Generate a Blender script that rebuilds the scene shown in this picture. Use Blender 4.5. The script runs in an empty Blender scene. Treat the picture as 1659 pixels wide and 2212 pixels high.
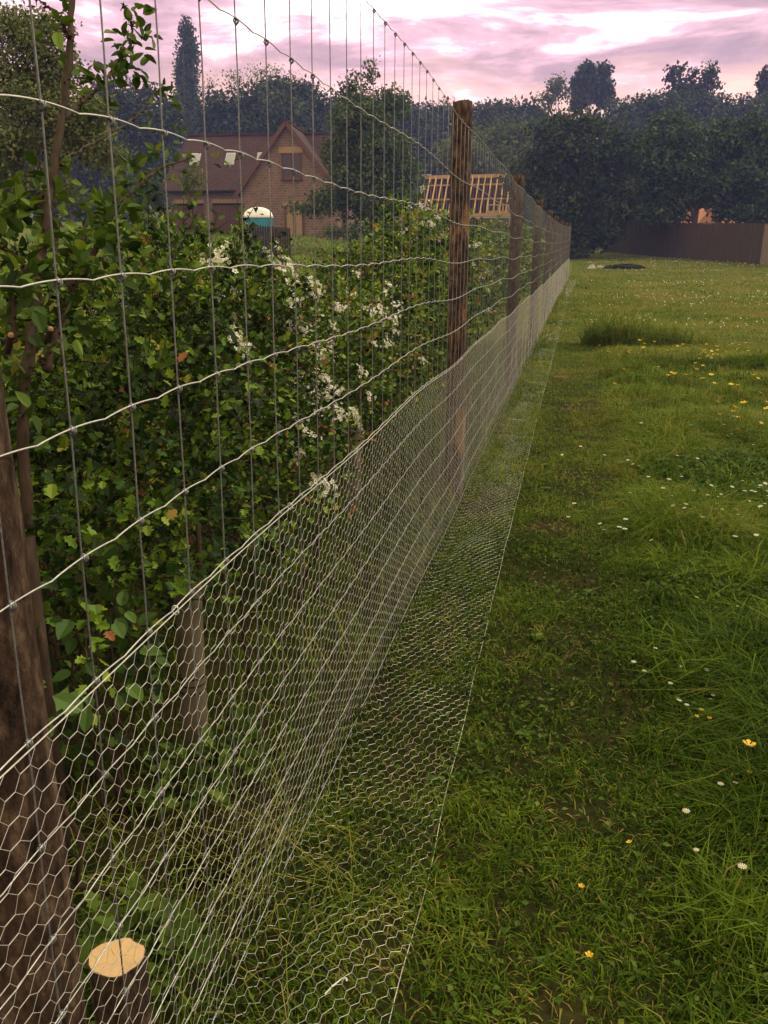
import bpy, math
import numpy as np
from math import radians as RAD

C = bpy.context.scene.collection
SC = bpy.context.scene
rng = np.random.default_rng(7)

# ------------------------------------------------------------------ camera
CAM_H = 1.4
PITCH = 17.26
YAW = 12.49
FPX = 1780.0                      # focal length in pixels of a 1659 x 2212 picture
cam_d = bpy.data.cameras.new("camera")
cam = bpy.data.objects.new("camera", cam_d)
C.objects.link(cam)
cam.location = (0, 0, CAM_H)
cam.rotation_euler = (RAD(90 - PITCH), 0, RAD(YAW))
cam_d.sensor_width = 36
cam_d.lens = 36 * FPX / 2212
cam_d.clip_start = 0.02
cam_d.clip_end = 1500
SC.camera = cam

# ------------------------------------------------------------------ light
SUN_EL, SUN_AZ = 48, 60           # sun high on the right, behind thin cloud
sun_d = bpy.data.lights.new("sun", 'SUN')
sun_d.energy = 1.5
sun_d.angle = RAD(10)
sun_d.color = (1.0, 0.93, 0.80)
sun = bpy.data.objects.new("sun", sun_d)
C.objects.link(sun)
sun.rotation_euler = (RAD(90 - SUN_EL), 0, RAD(-SUN_AZ + 180))

W = bpy.data.worlds.new("World")
SC.world = W
W.use_nodes = True
nt = W.node_tree
nt.nodes.clear()


def nd(tree, typ, **kw):
    n = tree.nodes.new(typ)
    for k, v in kw.items():
        if k.startswith('_'):
            setattr(n, k[1:], v)
        else:
            n.inputs[k.replace('__', ' ')].default_value = v
    return n


def ramp(tree, stops, interp='LINEAR'):
    r = tree.nodes.new('ShaderNodeValToRGB')
    r.color_ramp.interpolation = interp
    el = r.color_ramp.elements
    el[0].position, el[0].color = stops[0][0], (*stops[0][1], 1)
    el[1].position, el[1].color = stops[1][0], (*stops[1][1], 1)
    for p, c in stops[2:]:
        e = el.new(p)
        e.color = (*c, 1)
    return r


def build_world():
    L = nt.links.new
    out = nd(nt, 'ShaderNodeOutputWorld')
    sky = nd(nt, 'ShaderNodeTexSky')
    sky.sky_type = 'NISHITA'
    sky.sun_disc = False
    sky.sun_elevation = RAD(SUN_EL)
    sky.sun_rotation = RAD(SUN_AZ)
    bg0 = nd(nt, 'ShaderNodeBackground', Strength=0.1)
    L(sky.outputs[0], bg0.inputs[0])
    tc = nd(nt, 'ShaderNodeTexCoord')
    sep = nd(nt, 'ShaderNodeSeparateXYZ')
    L(tc.outputs['Generated'], sep.inputs[0])
    mp = nd(nt, 'ShaderNodeMapping', Scale=(5.2, 5.2, 24.0), Location=(1.2, 0.4, 0.3), Rotation=(0.10, 0.05, 0))
    L(tc.outputs['Generated'], mp.inputs[0])
    n1 = nd(nt, 'ShaderNodeTexNoise', Scale=1.0, Detail=9.0, Roughness=0.6, Distortion=0.35)
    L(mp.outputs[0], n1.inputs['Vector'])
    # cloud density + a little of the height above the horizon
    el = nd(nt, 'ShaderNodeMapRange')
    el.inputs['From Min'].default_value = 0.15
    el.inputs['From Max'].default_value = 0.26
    el.inputs['To Min'].default_value = -0.10
    el.inputs['To Max'].default_value = 0.035
    L(sep.outputs['Z'], el.inputs['Value'])
    ad = nd(nt, 'ShaderNodeMath', _operation='ADD')
    L(n1.outputs['Fac'], ad.inputs[0])
    L(el.outputs[0], ad.inputs[1])
    cl = ramp(nt, [(0.30, (0.46, 0.28, 0.38)), (0.42, (0.62, 0.37, 0.47)), (0.50, (1.0, 0.58, 0.74)),
                   (0.565, (1.55, 1.18, 1.38)), (0.64, (2.0, 1.9, 1.92))])
    L(ad.outputs[0], cl.inputs[0])
    # warm light low in the sky
    n2 = nd(nt, 'ShaderNodeTexNoise', Scale=1.7, Detail=4.0)
    L(mp.outputs[0], n2.inputs['Vector'])
    z2 = nd(nt, 'ShaderNodeMath', _operation='MULTIPLY_ADD')
    z2.inputs[1].default_value = 0.10
    L(n2.outputs['Fac'], z2.inputs[0])
    L(sep.outputs['Z'], z2.inputs[2])
    lowf = nd(nt, 'ShaderNodeMapRange')
    lowf.inputs['From Min'].default_value = 0.185
    lowf.inputs['From Max'].default_value = 0.245
    lowf.inputs['To Min'].default_value = 0.85
    lowf.inputs['To Max'].default_value = 0.0
    L(z2.outputs[0], lowf.inputs['Value'])
    mx = nd(nt, 'ShaderNodeMix', _data_type='RGBA')
    L(lowf.outputs[0], mx.inputs['Factor'])
    L(cl.outputs[0], mx.inputs[6])
    mx.inputs[7].default_value = (1.35, 0.78, 0.64, 1)
    # higher up: plain bright overcast
    hi = nd(nt, 'ShaderNodeMapRange')
    hi.inputs['From Min'].default_value = 0.28
    hi.inputs['From Max'].default_value = 0.42
    L(sep.outputs['Z'], hi.inputs['Value'])
    mx2 = nd(nt, 'ShaderNodeMix', _data_type='RGBA')
    L(hi.outputs[0], mx2.inputs['Factor'])
    L(mx.outputs[2], mx2.inputs[6])
    mx2.inputs[7].default_value = (1.25, 1.12, 0.68, 1)
    bg1 = nd(nt, 'ShaderNodeBackground', Strength=1.0)
    L(mx2.outputs[2], bg1.inputs[0])
    ms = nd(nt, 'ShaderNodeMixShader')
    ms.inputs[0].default_value = 0.9
    L(bg0.outputs[0], ms.inputs[1])
    L(bg1.outputs[0], ms.inputs[2])
    L(ms.outputs[0], out.inputs['Surface'])


build_world()
SC.view_settings.view_transform = 'Standard'
SC.view_settings.look = 'None'
SC.view_settings.exposure = 0.32
SC.view_settings.gamma = 1.0
SC.cycles.use_denoising = True
SC.cycles.max_bounces = 6
SC.cycles.diffuse_bounces = 1
SC.cycles.volume_bounces = 1
SC.cycles.transparent_max_bounces = 8
SC.cycles.use_adaptive_sampling = True
SC.cycles.adaptive_threshold = 0.015


# ------------------------------------------------------------------ helpers
def at(px, py, depth):
    """point of the place seen in direction (px, py) of a 1659 x 2212 view, at a given distance ahead"""
    p, yw = RAD(PITCH), RAD(YAW)
    x, y = (px - 829.5) / FPX * depth, (1106 - py) / FPX * depth
    fwd = depth * math.cos(p) + y * math.sin(p)
    z = CAM_H - depth * math.sin(p) + y * math.cos(p)
    return np.array([x * math.cos(yw) - fwd * math.sin(yw), x * math.sin(yw) + fwd * math.cos(yw), z])


def sstep(a, b, x):
    t = np.clip((x - a) / (b - a), 0, 1)
    return t * t * (3 - 2 * t)


def gz(x, y):
    x = np.asarray(x, float)
    y = np.asarray(y, float)
    z = .0005 * np.clip(y - 5, 0, 60) ** 2 + .06 * np.clip(y - 65, 0, None)
    z = z + (.0075 * np.clip(-x - 2, 0, 14) ** 2 + .03 * np.clip(-x - 16, 0, None)) * sstep(6, 42, y)
    z = z + .012 * np.sin(x * 2.3 + .7) * np.sin(y * 1.7) + .008 * np.sin(x * 5.1 + y * 3.3)
    return z


def unit(v):
    v = np.asarray(v, float)
    return v / (np.linalg.norm(v, axis=-1, keepdims=True) + 1e-12)


class MB:
    """collects polygons and links them as ONE mesh object"""

    def __init__(s):
        s.v, s.l, s.c, s.t, s.m, s.n = [], [], [], [], [], 0

    def polys(s, V, Fs, tint=0.5, mat=0):
        V = np.asarray(V, np.float32).reshape(-1, 3)
        if not isinstance(Fs, (list, tuple)) or (len(Fs) and np.isscalar(Fs[0])):
            Fs = [Fs]
        for F in Fs:
            F = np.asarray(F, np.int64)
            if F.ndim == 1:
                F = F[None]
            s.l.append((F + s.n).ravel())
            s.c.append(np.full(len(F), F.shape[1]))
            s.t.append(np.broadcast_to(np.asarray(tint, np.float32), (len(F),)))
            s.m.append(np.full(len(F), mat))
        s.v.append(V)
        s.n += len(V)

    def box(s, c, size, rz=0.0, tint=.5, mat=0, R=None):
        d = np.array([[x, y, z] for z in (-.5, .5) for y in (-.5, .5) for x in (-.5, .5)]) * np.asarray(size, float)
        if R is None:
            a, b = math.cos(rz), math.sin(rz)
            R = np.array([[a, -b, 0], [b, a, 0], [0, 0, 1]])
        s.polys(d @ R.T + np.asarray(c, float), np.array([[0, 2, 3, 1], [4, 5, 7, 6], [0, 1, 5, 4], [2, 6, 7, 3], [0, 4, 6, 2], [1, 3, 7, 5]]), tint, mat)

    def bar(s, a, b, w, h, tint=.5, mat=0):
        a, b = np.asarray(a, float), np.asarray(b, float)
        d = b - a
        L = np.linalg.norm(d)
        y = d / L
        r = np.array([0, 0, 1.]) if abs(y[2]) < .95 else np.array([0, 1., 0])
        x = unit(np.cross(y, r))
        z = np.cross(x, y)
        s.box((a + b) / 2, (w, L, h), R=np.stack([x, y, z], 1), tint=tint, mat=mat)

    def slab(s, quad, th, tint=.5, mat=0):
        """a flat polygon given thickness along its normal"""
        q = np.asarray(quad, float)
        n = unit(np.cross(q[1] - q[0], q[2] - q[0]))
        k = len(q)
        V = np.vstack([q, q - n * th])
        F = [np.arange(k), np.arange(k)[::-1] + k, np.array([[i, i + k, (i + 1) % k + k, (i + 1) % k] for i in range(k)])]
        s.polys(V, F, tint, mat)

    def tube(s, P, r, sides=5, tint=.5, mat=0, cap=True):
        P = np.asarray(P, float)
        n = len(P)
        r = np.broadcast_to(np.asarray(r, float), (n,))
        T = np.gradient(P, axis=0)
        T = unit(T)
        ax = np.argmin(np.abs(T).mean(0))
        ref = np.zeros(3)
        ref[ax] = 1
        X = unit(np.cross(T, ref))
        Y = np.cross(T, X)
        a = np.arange(sides) / sides * 2 * np.pi
        V = P[:, None] + r[:, None, None] * (np.cos(a)[None, :, None] * X[:, None] + np.sin(a)[None, :, None] * Y[:, None])
        i = np.arange(n - 1)[:, None] * sides
        j = np.arange(sides)[None]
        k = (j + 1) % sides
        F = np.stack([i + j, i + k, i + sides + k, i + sides + j], -1).reshape(-1, 4)
        Fs = [F]
        if cap:
            Fs += [np.arange(sides)[::-1], np.arange(sides) + (n - 1) * sides]
        s.polys(V, Fs, tint, mat)

    def segs(s, A, B, r, sides=3, tint=.5, mat=0):
        A, B = np.asarray(A, float), np.asarray(B, float)
        T = unit(B - A)
        ref = np.tile([.31, .17, .93], (len(A), 1))
        X = unit(np.cross(T, ref))
        Y = np.cross(T, X)
        a = np.arange(sides) / sides * 2 * np.pi
        off = r * (np.cos(a)[None, :, None] * X[:, None] + np.sin(a)[None, :, None] * Y[:, None])
        V = np.concatenate([A[:, None] + off, B[:, None] + off], 1)
        b = np.arange(len(A))[:, None, None] * (2 * sides)
        j = np.arange(sides)
        k = (j + 1) % sides
        F = (b + np.stack([j, k, k + sides, j + sides], -1)[None]).reshape(-1, 4)
        s.polys(V, F, tint if np.isscalar(tint) else np.repeat(tint, sides), mat)

    def scatter(s, tmpl, P, Yd, N, size, tint=.5, mat=0):
        """many copies of a small flat template: Yd its length axis, N its face direction"""
        TV, TF = tmpl
        P = np.asarray(P, float)
        n = len(P)
        if n == 0:
            return
        Yd = unit(Yd)
        Zd = unit(N - (N * Yd).sum(-1, keepdims=True) * Yd)
        Xd = np.cross(Yd, Zd)
        size = np.broadcast_to(np.asarray(size, float), (n,))
        R = np.stack([Xd, Yd, Zd], -1) * size[:, None, None]
        V = np.einsum('nij,kj->nki', R, TV) + P[:, None]
        k = len(TV)
        off = np.arange(n)[:, None, None] * k
        tint = np.broadcast_to(np.asarray(tint, float), (n,))
        Fs = []
        for F in TF:
            F = np.asarray(F)
            if F.ndim == 1:
                F = F[None]
            s.l.append((off + F[None] + s.n).ravel())
            s.c.append(np.full(n * len(F), F.shape[1]))
            s.t.append(np.repeat(tint, len(F)))
            s.m.append(np.full(n * len(F), mat))
        s.v.append(V.reshape(-1, 3).astype(np.float32))
        s.n += n * k

    def build(s, name, mats, parent=None, smooth=False, loc=None):
        me = bpy.data.meshes.new(name)
        V = np.concatenate(s.v).astype(np.float32)
        if loc is not None:
            V = V - np.asarray(loc, np.float32)
        Lp = np.concatenate(s.l).astype(np.int32)
        Cn = np.concatenate(s.c).astype(np.int32)
        me.vertices.add(len(V))
        me.vertices.foreach_set('co', V.ravel())
        me.loops.add(len(Lp))
        me.loops.foreach_set('vertex_index', Lp)
        me.polygons.add(len(Cn))
        st = np.concatenate([[0], np.cumsum(Cn)[:-1]]).astype(np.int32)
        me.polygons.foreach_set('loop_start', st)
        if not isinstance(mats, (list, tuple)):
            mats = [mats]
        for m in mats:
            me.materials.append(m)
        me.polygons.foreach_set('material_index', np.concatenate(s.m).astype(np.int32))
        me.polygons.foreach_set('use_smooth', np.full(len(Cn), smooth))
        at_ = me.attributes.new('tint', 'FLOAT', 'FACE')
        at_.data.foreach_set('value', np.concatenate(s.t).astype(np.float32))
        me.update(calc_edges=True)
        me.validate()
        o = bpy.data.objects.new(name, me)
        C.objects.link(o)
        if parent:
            o.parent = parent
        if loc is not None:
            o.location = loc
        return o


def tag(o, label=None, cat=None, group=None, kind=None):
    if label:
        o['label'] = label
    if cat:
        o['category'] = cat
    if group:
        o['group'] = group
    if kind:
        o['kind'] = kind
    return o


def thing(name, label, cat, loc=(0, 0, 0), rz=0, group=None):
    o = bpy.data.objects.new(name, None)
    C.objects.link(o)
    o.empty_display_size = .1
    o.location = loc
    o.rotation_euler = (0, 0, rz)
    return tag(o, label, cat, group)


def copy_tree(o, parent=None):
    c = o.copy()
    C.objects.link(c)
    if parent:
        c.parent = parent
    for ch in list(o.children):
        copy_tree(ch, c)
    return c


# ------------------------------------------------------------------ materials
def base_mat(name, rough=.7, spec=.3, metal=0.0):
    m = bpy.data.materials.new(name)
    m.use_nodes = True
    t = m.node_tree
    b = t.nodes['Principled BSDF']
    b.inputs['Roughness'].default_value = rough
    b.inputs['Specular IOR Level'].default_value = spec
    b.inputs['Metallic'].default_value = metal
    return m, t, b


def noise_mat(name, stops, scale=(5, 5, 5), detail=6, rough=.8, spec=.2, metal=0.0, bump=0.0, coord='Object', dist=0.0):
    m, t, b = base_mat(name, rough, spec, metal)
    L = t.links.new
    tc = nd(t, 'ShaderNodeTexCoord')
    mp = nd(t, 'ShaderNodeMapping', Scale=scale)
    L(tc.outputs[coord], mp.inputs[0])
    n = nd(t, 'ShaderNodeTexNoise', Scale=1.0, Detail=detail, Roughness=.6, Distortion=dist)
    L(mp.outputs[0], n.inputs['Vector'])
    r = ramp(t, stops)
    L(n.outputs['Fac'], r.inputs[0])
    L(r.outputs[0], b.inputs['Base Color'])
    if bump:
        bp = nd(t, 'ShaderNodeBump', Strength=bump, Distance=.02)
        L(n.outputs['Fac'], bp.inputs['Height'])
        L(bp.outputs[0], b.inputs['Normal'])
    return m


def leaf_mat(name, stops, trans=.25, rough=.58, spec=.2, tcol=1.6):
    """leaf colour by the leaf's own tint; part of the light passes through"""
    m, t, b = base_mat(name, rough, spec)
    L = t.links.new
    a = nd(t, 'ShaderNodeAttribute', _attribute_name='tint')
    r = ramp(t, stops)
    L(a.outputs['Fac'], r.inputs[0])
    L(r.outputs[0], b.inputs['Base Color'])
    tr = nd(t, 'ShaderNodeBsdfTranslucent')
    mul = nd(t, 'ShaderNodeMix', _data_type='RGBA', _blend_type='MULTIPLY')
    mul.inputs['Factor'].default_value = 1
    L(r.outputs[0], mul.inputs[6])
    mul.inputs[7].default_value = (tcol, tcol, tcol * .6, 1)
    L(mul.outputs[2], tr.inputs[0])
    mx = nd(t, 'ShaderNodeMixShader')
    mx.inputs[0].default_value = trans
    L(b.outputs[0], mx.inputs[1])
    L(tr.outputs[0], mx.inputs[2])
    L(mx.outputs[0], t.nodes['Material Output'].inputs['Surface'])
    return m


def plain(name, col, rough=.6, spec=.3, metal=0.0):
    c = np.array(col)
    return noise_mat(name, [(.3, tuple(c * .82)), (.7, tuple(np.minimum(c * 1.12, .95)))], (9, 9, 9), 5, rough, spec, metal)


M = {}
M['hawthorn'] = leaf_mat('hawthorn_leaf', [(0, (.005, .016, .002)), (.35, (.026, .066, .004)), (.70, (.135, .225, .014)), (.90, (.26, .32, .03)), (1, (.30, .12, .04))], .16)
M['rose'] = leaf_mat('shrub_leaf', [(0, (.007, .018, .003)), (.40, (.040, .080, .007)), (.75, (.16, .24, .022)), (1, (.28, .24, .05))], .16)
M['broad'] = leaf_mat('broad_leaf', [(0, (.03, .07, .012)), (.6, (.09, .16, .03)), (1, (.2, .27, .06))])
M['tree_dark'] = leaf_mat('dark_tree_leaf', [(0, (.006, .013, .004)), (.5, (.024, .044, .011)), (1, (.085, .120, .030))], .15, .6, .2)
M['tree_mid'] = leaf_mat('mid_tree_leaf', [(0, (.014, .030, .009)), (.5, (.042, .075, .022)), (1, (.12, .16, .045))], .2, .6, .2)
M['tree_pale'] = leaf_mat('pale_tree_leaf', [(0, (.03, .045, .012)), (.5, (.09, .115, .03)), (1, (.18, .19, .06))], .2, .6, .2)
M['grass'] = leaf_mat('grass_blade', [(0, (.008, .020, .002)), (.3, (.040, .076, .005)), (.55, (.108, .165, .010)), (.78, (.20, .205, .030)), (1, (.30, .21, .08))], .22, .65, .05, 1.5)
M['weed'] = leaf_mat('weed_leaf', [(0, (.024, .048, .005)), (.6, (.075, .125, .011)), (1, (.14, .18, .024))], .2, .6, .15)
M['bark'] = noise_mat('bark', [(.3, (.030, .020, .013)), (.55, (.075, .050, .032)), (.75, (.13, .10, .07))], (14, 14, 3), 8, .9, .15, 0, .6)
M['stem'] = noise_mat('shrub_bark', [(.3, (.016, .010, .006)), (.6, (.050, .031, .018)), (.8, (.11, .08, .05))], (30, 30, 9), 6, .8, .2, 0, .4)
M['twig'] = noise_mat('dry_twig', [(.3, (.10, .065, .035)), (.7, (.26, .18, .10))], (30, 30, 30), 4, .85, .1)
M['galv'] = noise_mat('galvanised_wire', [(.3, (.40, .40, .39)), (.7, (.62, .61, .58))], (160, 160, 160), 3, .42, .5, .75)
M['stay'] = noise_mat('dull_galvanised_wire', [(.3, (.12, .125, .125)), (.7, (.24, .245, .24))], (160, 160, 160), 3, .55, .4, .6)
M['net'] = noise_mat('netting_wire', [(.3, (.42, .41, .35)), (.7, (.64, .62, .54))], (120, 120, 120), 3, .45, .5, .45)
M['petal_white'] = leaf_mat('white_petal', [(0, (.62, .55, .46)), (.6, (.82, .79, .68)), (1, (.86, .85, .80))], .25, .6, .2, 1.0)
M['petal_yellow'] = leaf_mat('yellow_petal', [(0, (.70, .42, .01)), (1, (.85, .60, .02))], .2, .4, .4, 1.0)
M['flower_green'] = plain('flower_stem', (.05, .085, .02))


def brick_mat(name, c1, c2, mortar, bw, bh, msize=.012, rough=.85, vx=(1, 1, 0), vz=1.0, bump=.0):
    m, t, b = base_mat(name, rough, .15)
    L = t.links.new
    tc = nd(t, 'ShaderNodeTexCoord')
    sp = nd(t, 'ShaderNodeSeparateXYZ')
    L(tc.outputs['Object'], sp.inputs[0])
    ad = nd(t, 'ShaderNodeMath', _operation='ADD')
    L(sp.outputs['X'], ad.inputs[0])
    L(sp.outputs['Y'], ad.inputs[1])
    cb = nd(t, 'ShaderNodeCombineXYZ')
    L(ad.outputs[0], cb.inputs['X'])
    L(sp.outputs['Z'], cb.inputs['Y'])
    bt = nd(t, 'ShaderNodeTexBrick')
    L(cb.outputs[0], bt.inputs['Vector'])
    bt.inputs['Color1'].default_value = (*c1, 1)
    bt.inputs['Color2'].default_value = (*c2, 1)
    bt.inputs['Mortar'].default_value = (*mortar, 1)
    bt.inputs['Scale'].default_value = 1
    bt.inputs['Mortar Size'].default_value = msize
    bt.inputs['Brick Width'].default_value = bw
    bt.inputs['Row Height'].default_value = bh
    n = nd(t, 'ShaderNodeTexNoise', Scale=1.3, Detail=5)
    L(tc.outputs['Object'], n.inputs['Vector'])
    mr = nd(t, 'ShaderNodeMapRange')
    mr.inputs['To Min'].default_value = .65
    mr.inputs['To Max'].default_value = 1.3
    L(n.outputs['Fac'], mr.inputs['Value'])
    mx = nd(t, 'ShaderNodeMix', _data_type='RGBA', _blend_type='MULTIPLY')
    mx.inputs['Factor'].default_value = 1
    L(bt.outputs['Color'], mx.inputs[6])
    L(mr.outputs[0], mx.inputs[7])
    L(mx.outputs[2], b.inputs['Base Color'])
    return m


M['brick'] = brick_mat('house_brick', (.215, .125, .082), (.135, .078, .054), (.22, .17, .13), .225, .15, .018)
M['tile'] = brick_mat('roof_tile', (.090, .050, .042), (.062, .034, .030), (.04, .02, .018), .17, .13, .02)
M['sandstone'] = plain('pale_brick_lintel', (.33, .22, .11), .85)
M['wood_red'] = plain('stained_timber', (.11, .048, .03), .7)
M['glass'] = plain('dark_glass', (.018, .02, .022), .12, .5)
M['lead'] = plain('flashing', (.42, .40, .42), .5)
M['skyglass'] = plain('rooflight_glass', (.30, .29, .32), .15, .6)
M['softwood'] = noise_mat('new_softwood', [(.3, (.42, .24, .10)), (.7, (.60, .38, .18))], (8, 8, 8), 4, .75, .2)
M['felt'] = plain('roof_lining', (.13, .06, .055), .9)
M['white_plastic'] = plain('white_plastic', (.82, .80, .76), .4)
M['teal'] = noise_mat('teal_plastic', [(.3, (.012, .19, .24)), (.7, (.02, .27, .32))], (4, 4, 4), 3, .4, .4)
M['navy'] = plain('navy_panel', (.01, .015, .16), .4)
M['picket'] = plain('weathered_picket', (.055, .038, .03), .9)
M['board'] = noise_mat('weathered_board', [(.3, (.036, .027, .017)), (.7, (.088, .064, .040))], (18, 18, 1.2), 6, .9, .1)
M['board_pale'] = noise_mat('pale_board', [(.3, (.15, .11, .075)), (.7, (.26, .20, .14))], (18, 18, 1.2), 6, .9, .1)
M['orange_brick'] = plain('orange_brick', (.36, .15, .07), .9)
M['guard'] = noise_mat('tree_guard_plastic', [(.3, (.085, .07, .042)), (.7, (.15, .125, .08))], (6, 6, 14), 4, .6, .3)
M['cut'] = plain('fresh_cut_wood', (.34, .20, .09), .8)
M['rubble'] = plain('pale_rubble', (.35, .33, .28), .9)
M['tarp'] = plain('dark_sheet', (.014, .018, .012), .95, .05)
M['straw'] = noise_mat('straw', [(.3, (.16, .11, .05)), (.7, (.34, .25, .12))], (20, 20, 20), 3, .8, .2)


def post_mat(name, peel):
    """round softwood post: dark bark left on in patches, debarked wood where `peel` is high"""
    m, t, b = base_mat(name, .85, .15)
    L = t.links.new
    tc = nd(t, 'ShaderNodeTexCoord')
    mp = nd(t, 'ShaderNodeMapping', Scale=(10, 10, 3.4))
    L(tc.outputs['Object'], mp.inputs[0])
    n = nd(t, 'ShaderNodeTexNoise', Scale=1, Detail=7, Roughness=.65, Distortion=.4)
    L(mp.outputs[0], n.inputs['Vector'])
    mp2 = nd(t, 'ShaderNodeMapping', Scale=(38, 38, 15))
    L(tc.outputs['Object'], mp2.inputs[0])
    n2 = nd(t, 'ShaderNodeTexNoise', Scale=1, Detail=6, Roughness=.7)
    L(mp2.outputs[0], n2.inputs['Vector'])
    bark = ramp(t, [(.36, (.011, .007, .005)), (.52, (.056, .034, .022)), (.70, (.17, .115, .075))])
    L(n2.outputs['Fac'], bark.inputs[0])
    wood = ramp(t, [(.30, (.11, .055, .024)), (.6, (.25, .14, .065)), (.8, (.36, .24, .13))])
    L(n2.outputs['Fac'], wood.inputs[0])
    f = nd(t, 'ShaderNodeMapRange')
    f.inputs['From Min'].default_value = .60 - peel
    f.inputs['From Max'].default_value = .66 - peel
    L(n.outputs['Fac'], f.inputs['Value'])
    mx = nd(t, 'ShaderNodeMix', _data_type='RGBA')
    L(f.outputs[0], mx.inputs['Factor'])
    L(bark.outputs[0], mx.inputs[6])
    L(wood.outputs[0], mx.inputs[7])
    L(mx.outputs[2], b.inputs['Base Color'])
    bp = nd(t, 'ShaderNodeBump', Strength=1.0, Distance=.010)
    L(n2.outputs['Fac'], bp.inputs['Height'])
    L(bp.outputs[0], b.inputs['Normal'])
    return m


def rings_mat():
    m, t, b = base_mat('sawn_end_grain', .75, .15)
    L = t.links.new
    tc = nd(t, 'ShaderNodeTexCoord')
    w = nd(t, 'ShaderNodeTexWave', _wave_type='RINGS', _rings_direction='Z', Scale=95, Distortion=5.0, Detail=4)
    w.inputs['Detail Scale'].default_value = 2
    L(tc.outputs['Object'], w.inputs['Vector'])
    r = ramp(t, [(0, (.50, .31, .15)), (1, (.60, .40, .21))])
    L(w.outputs['Fac'], r.inputs[0])
    L(r.outputs[0], b.inputs['Base Color'])
    return m


M['sawn'] = rings_mat()


def ground_mat():
    m, t, b = base_mat('field_soil_and_turf', .95, .05)
    L = t.links.new
    tc = nd(t, 'ShaderNodeTexCoord')
    n = nd(t, 'ShaderNodeTexNoise', Scale=1.1, Detail=9, Roughness=.65)
    L(tc.outputs['Object'], n.inputs['Vector'])
    n2 = nd(t, 'ShaderNodeTexNoise', Scale=22, Detail=6, Roughness=.7)
    L(tc.outputs['Object'], n2.inputs['Vector'])
    r1 = ramp(t, [(.35, (.012, .016, .004)), (.5, (.026, .024, .008)), (.62, (.052, .035, .014)), (.72, (.085, .052, .022))])
    ad = nd(t, 'ShaderNodeMath', _operation='MULTIPLY_ADD')
    ad.inputs[1].default_value = .45
    L(n2.outputs['Fac'], ad.inputs[0])
    sc = nd(t, 'ShaderNodeMath', _operation='MULTIPLY')
    sc.inputs[1].default_value = .55
    L(n.outputs['Fac'], sc.inputs[0])
    L(sc.outputs[0], ad.inputs[2])
    L(ad.outputs[0], r1.inputs[0])
    # far field: reads as turf
    sp = nd(t, 'ShaderNodeSeparateXYZ')
    L(tc.outputs['Object'], sp.inputs[0])
    mr = nd(t, 'ShaderNodeMapRange')
    mr.inputs['From Min'].default_value = 8
    mr.inputs['From Max'].default_value = 18
    L(sp.outputs['Y'], mr.inputs['Value'])
    r2 = ramp(t, [(.35, (.055, .075, .012)), (.5, (.10, .115, .022)), (.65, (.14, .135, .036))])
    L(ad.outputs[0], r2.inputs[0])
    mx = nd(t, 'ShaderNodeMix', _data_type='RGBA')
    L(mr.outputs[0], mx.inputs['Factor'])
    L(r1.outputs[0], mx.inputs[6])
    L(r2.outputs[0], mx.inputs[7])
    L(mx.outputs[2], b.inputs['Base Color'])
    bp = nd(t, 'ShaderNodeBump', Strength=.5, Distance=.02)
    L(n2.outputs['Fac'], bp.inputs['Height'])
    L(bp.outputs[0], b.inputs['Normal'])
    return m


M['ground'] = ground_mat()

# ------------------------------------------------------------------ leaf templates (length 1 along +y)
_half = [(0, 0), (.17, .16), (.42, .30), (.24, .42), (.47, .62), (.24, .70), (.20, .90), (0, 1)]


def two_half(outline, fold=.22, curl=.18):
    o = np.array(outline)
    k = len(o)
    Rr = np.c_[o[:, 0], o[:, 1], fold * np.abs(o[:, 0]) - curl * o[:, 1] ** 2]
    Lf = Rr * [-1, 1, 1]
    V = np.vstack([Rr, Lf[1:-1]])
    F1 = np.arange(k)
    F2 = np.array([0] + list(range(k, 2 * k - 2)) + [k - 1])[::-1]
    return V, [F1, F2]


LOBED = two_half(_half)
OVAL = two_half([(0, 0), (.22, .14), (.32, .38), (.29, .62), (.16, .85), (0, 1)], .3, .22)
LANCE = two_half([(0, 0), (.09, .2), (.11, .5), (.07, .8), (0, 1)], .3, .3)
SIMPLE = (np.array([[0, 0, 0], [.34, .45, .08], [0, 1, -.1], [-.34, .45, .08]]), [[0, 1, 2], [0, 2, 3]])
SIMPLE = (SIMPLE[0], [np.array([[0, 1, 2], [0, 2, 3]])])
_pet = []
for _k in range(5):
    _a = _k * 2 * np.pi / 5
    for rr, da in ((.12, 0), (.8, -.5), (1.0, 0), (.8, .5)):
        _pet.append((rr * math.sin(_a + da), rr * math.cos(_a + da), .18 * rr))
FLOWER5 = (np.array(_pet), [np.arange(20).reshape(5, 4)])
_d = []
for _k in range(11):
    _a = _k * 2 * np.pi / 11
    for rr, da in ((.3, -.2), (1.0, -.14), (1.0, .14), (.3, .2)):
        _d.append((rr * math.sin(_a + da), rr * math.cos(_a + da), .1 * rr))
DAISY_RAY = (np.array(_d), [np.arange(44).reshape(11, 4)])
_o = np.arange(8) * np.pi / 4
DISC = (np.c_[np.sin(_o), np.cos(_o), np.zeros(8)], [np.arange(8)])


def rdir(n, up=0.0):
    v = rng.normal(size=(n, 3))
    v = unit(v)
    v[:, 2] += up
    return unit(v)


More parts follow.
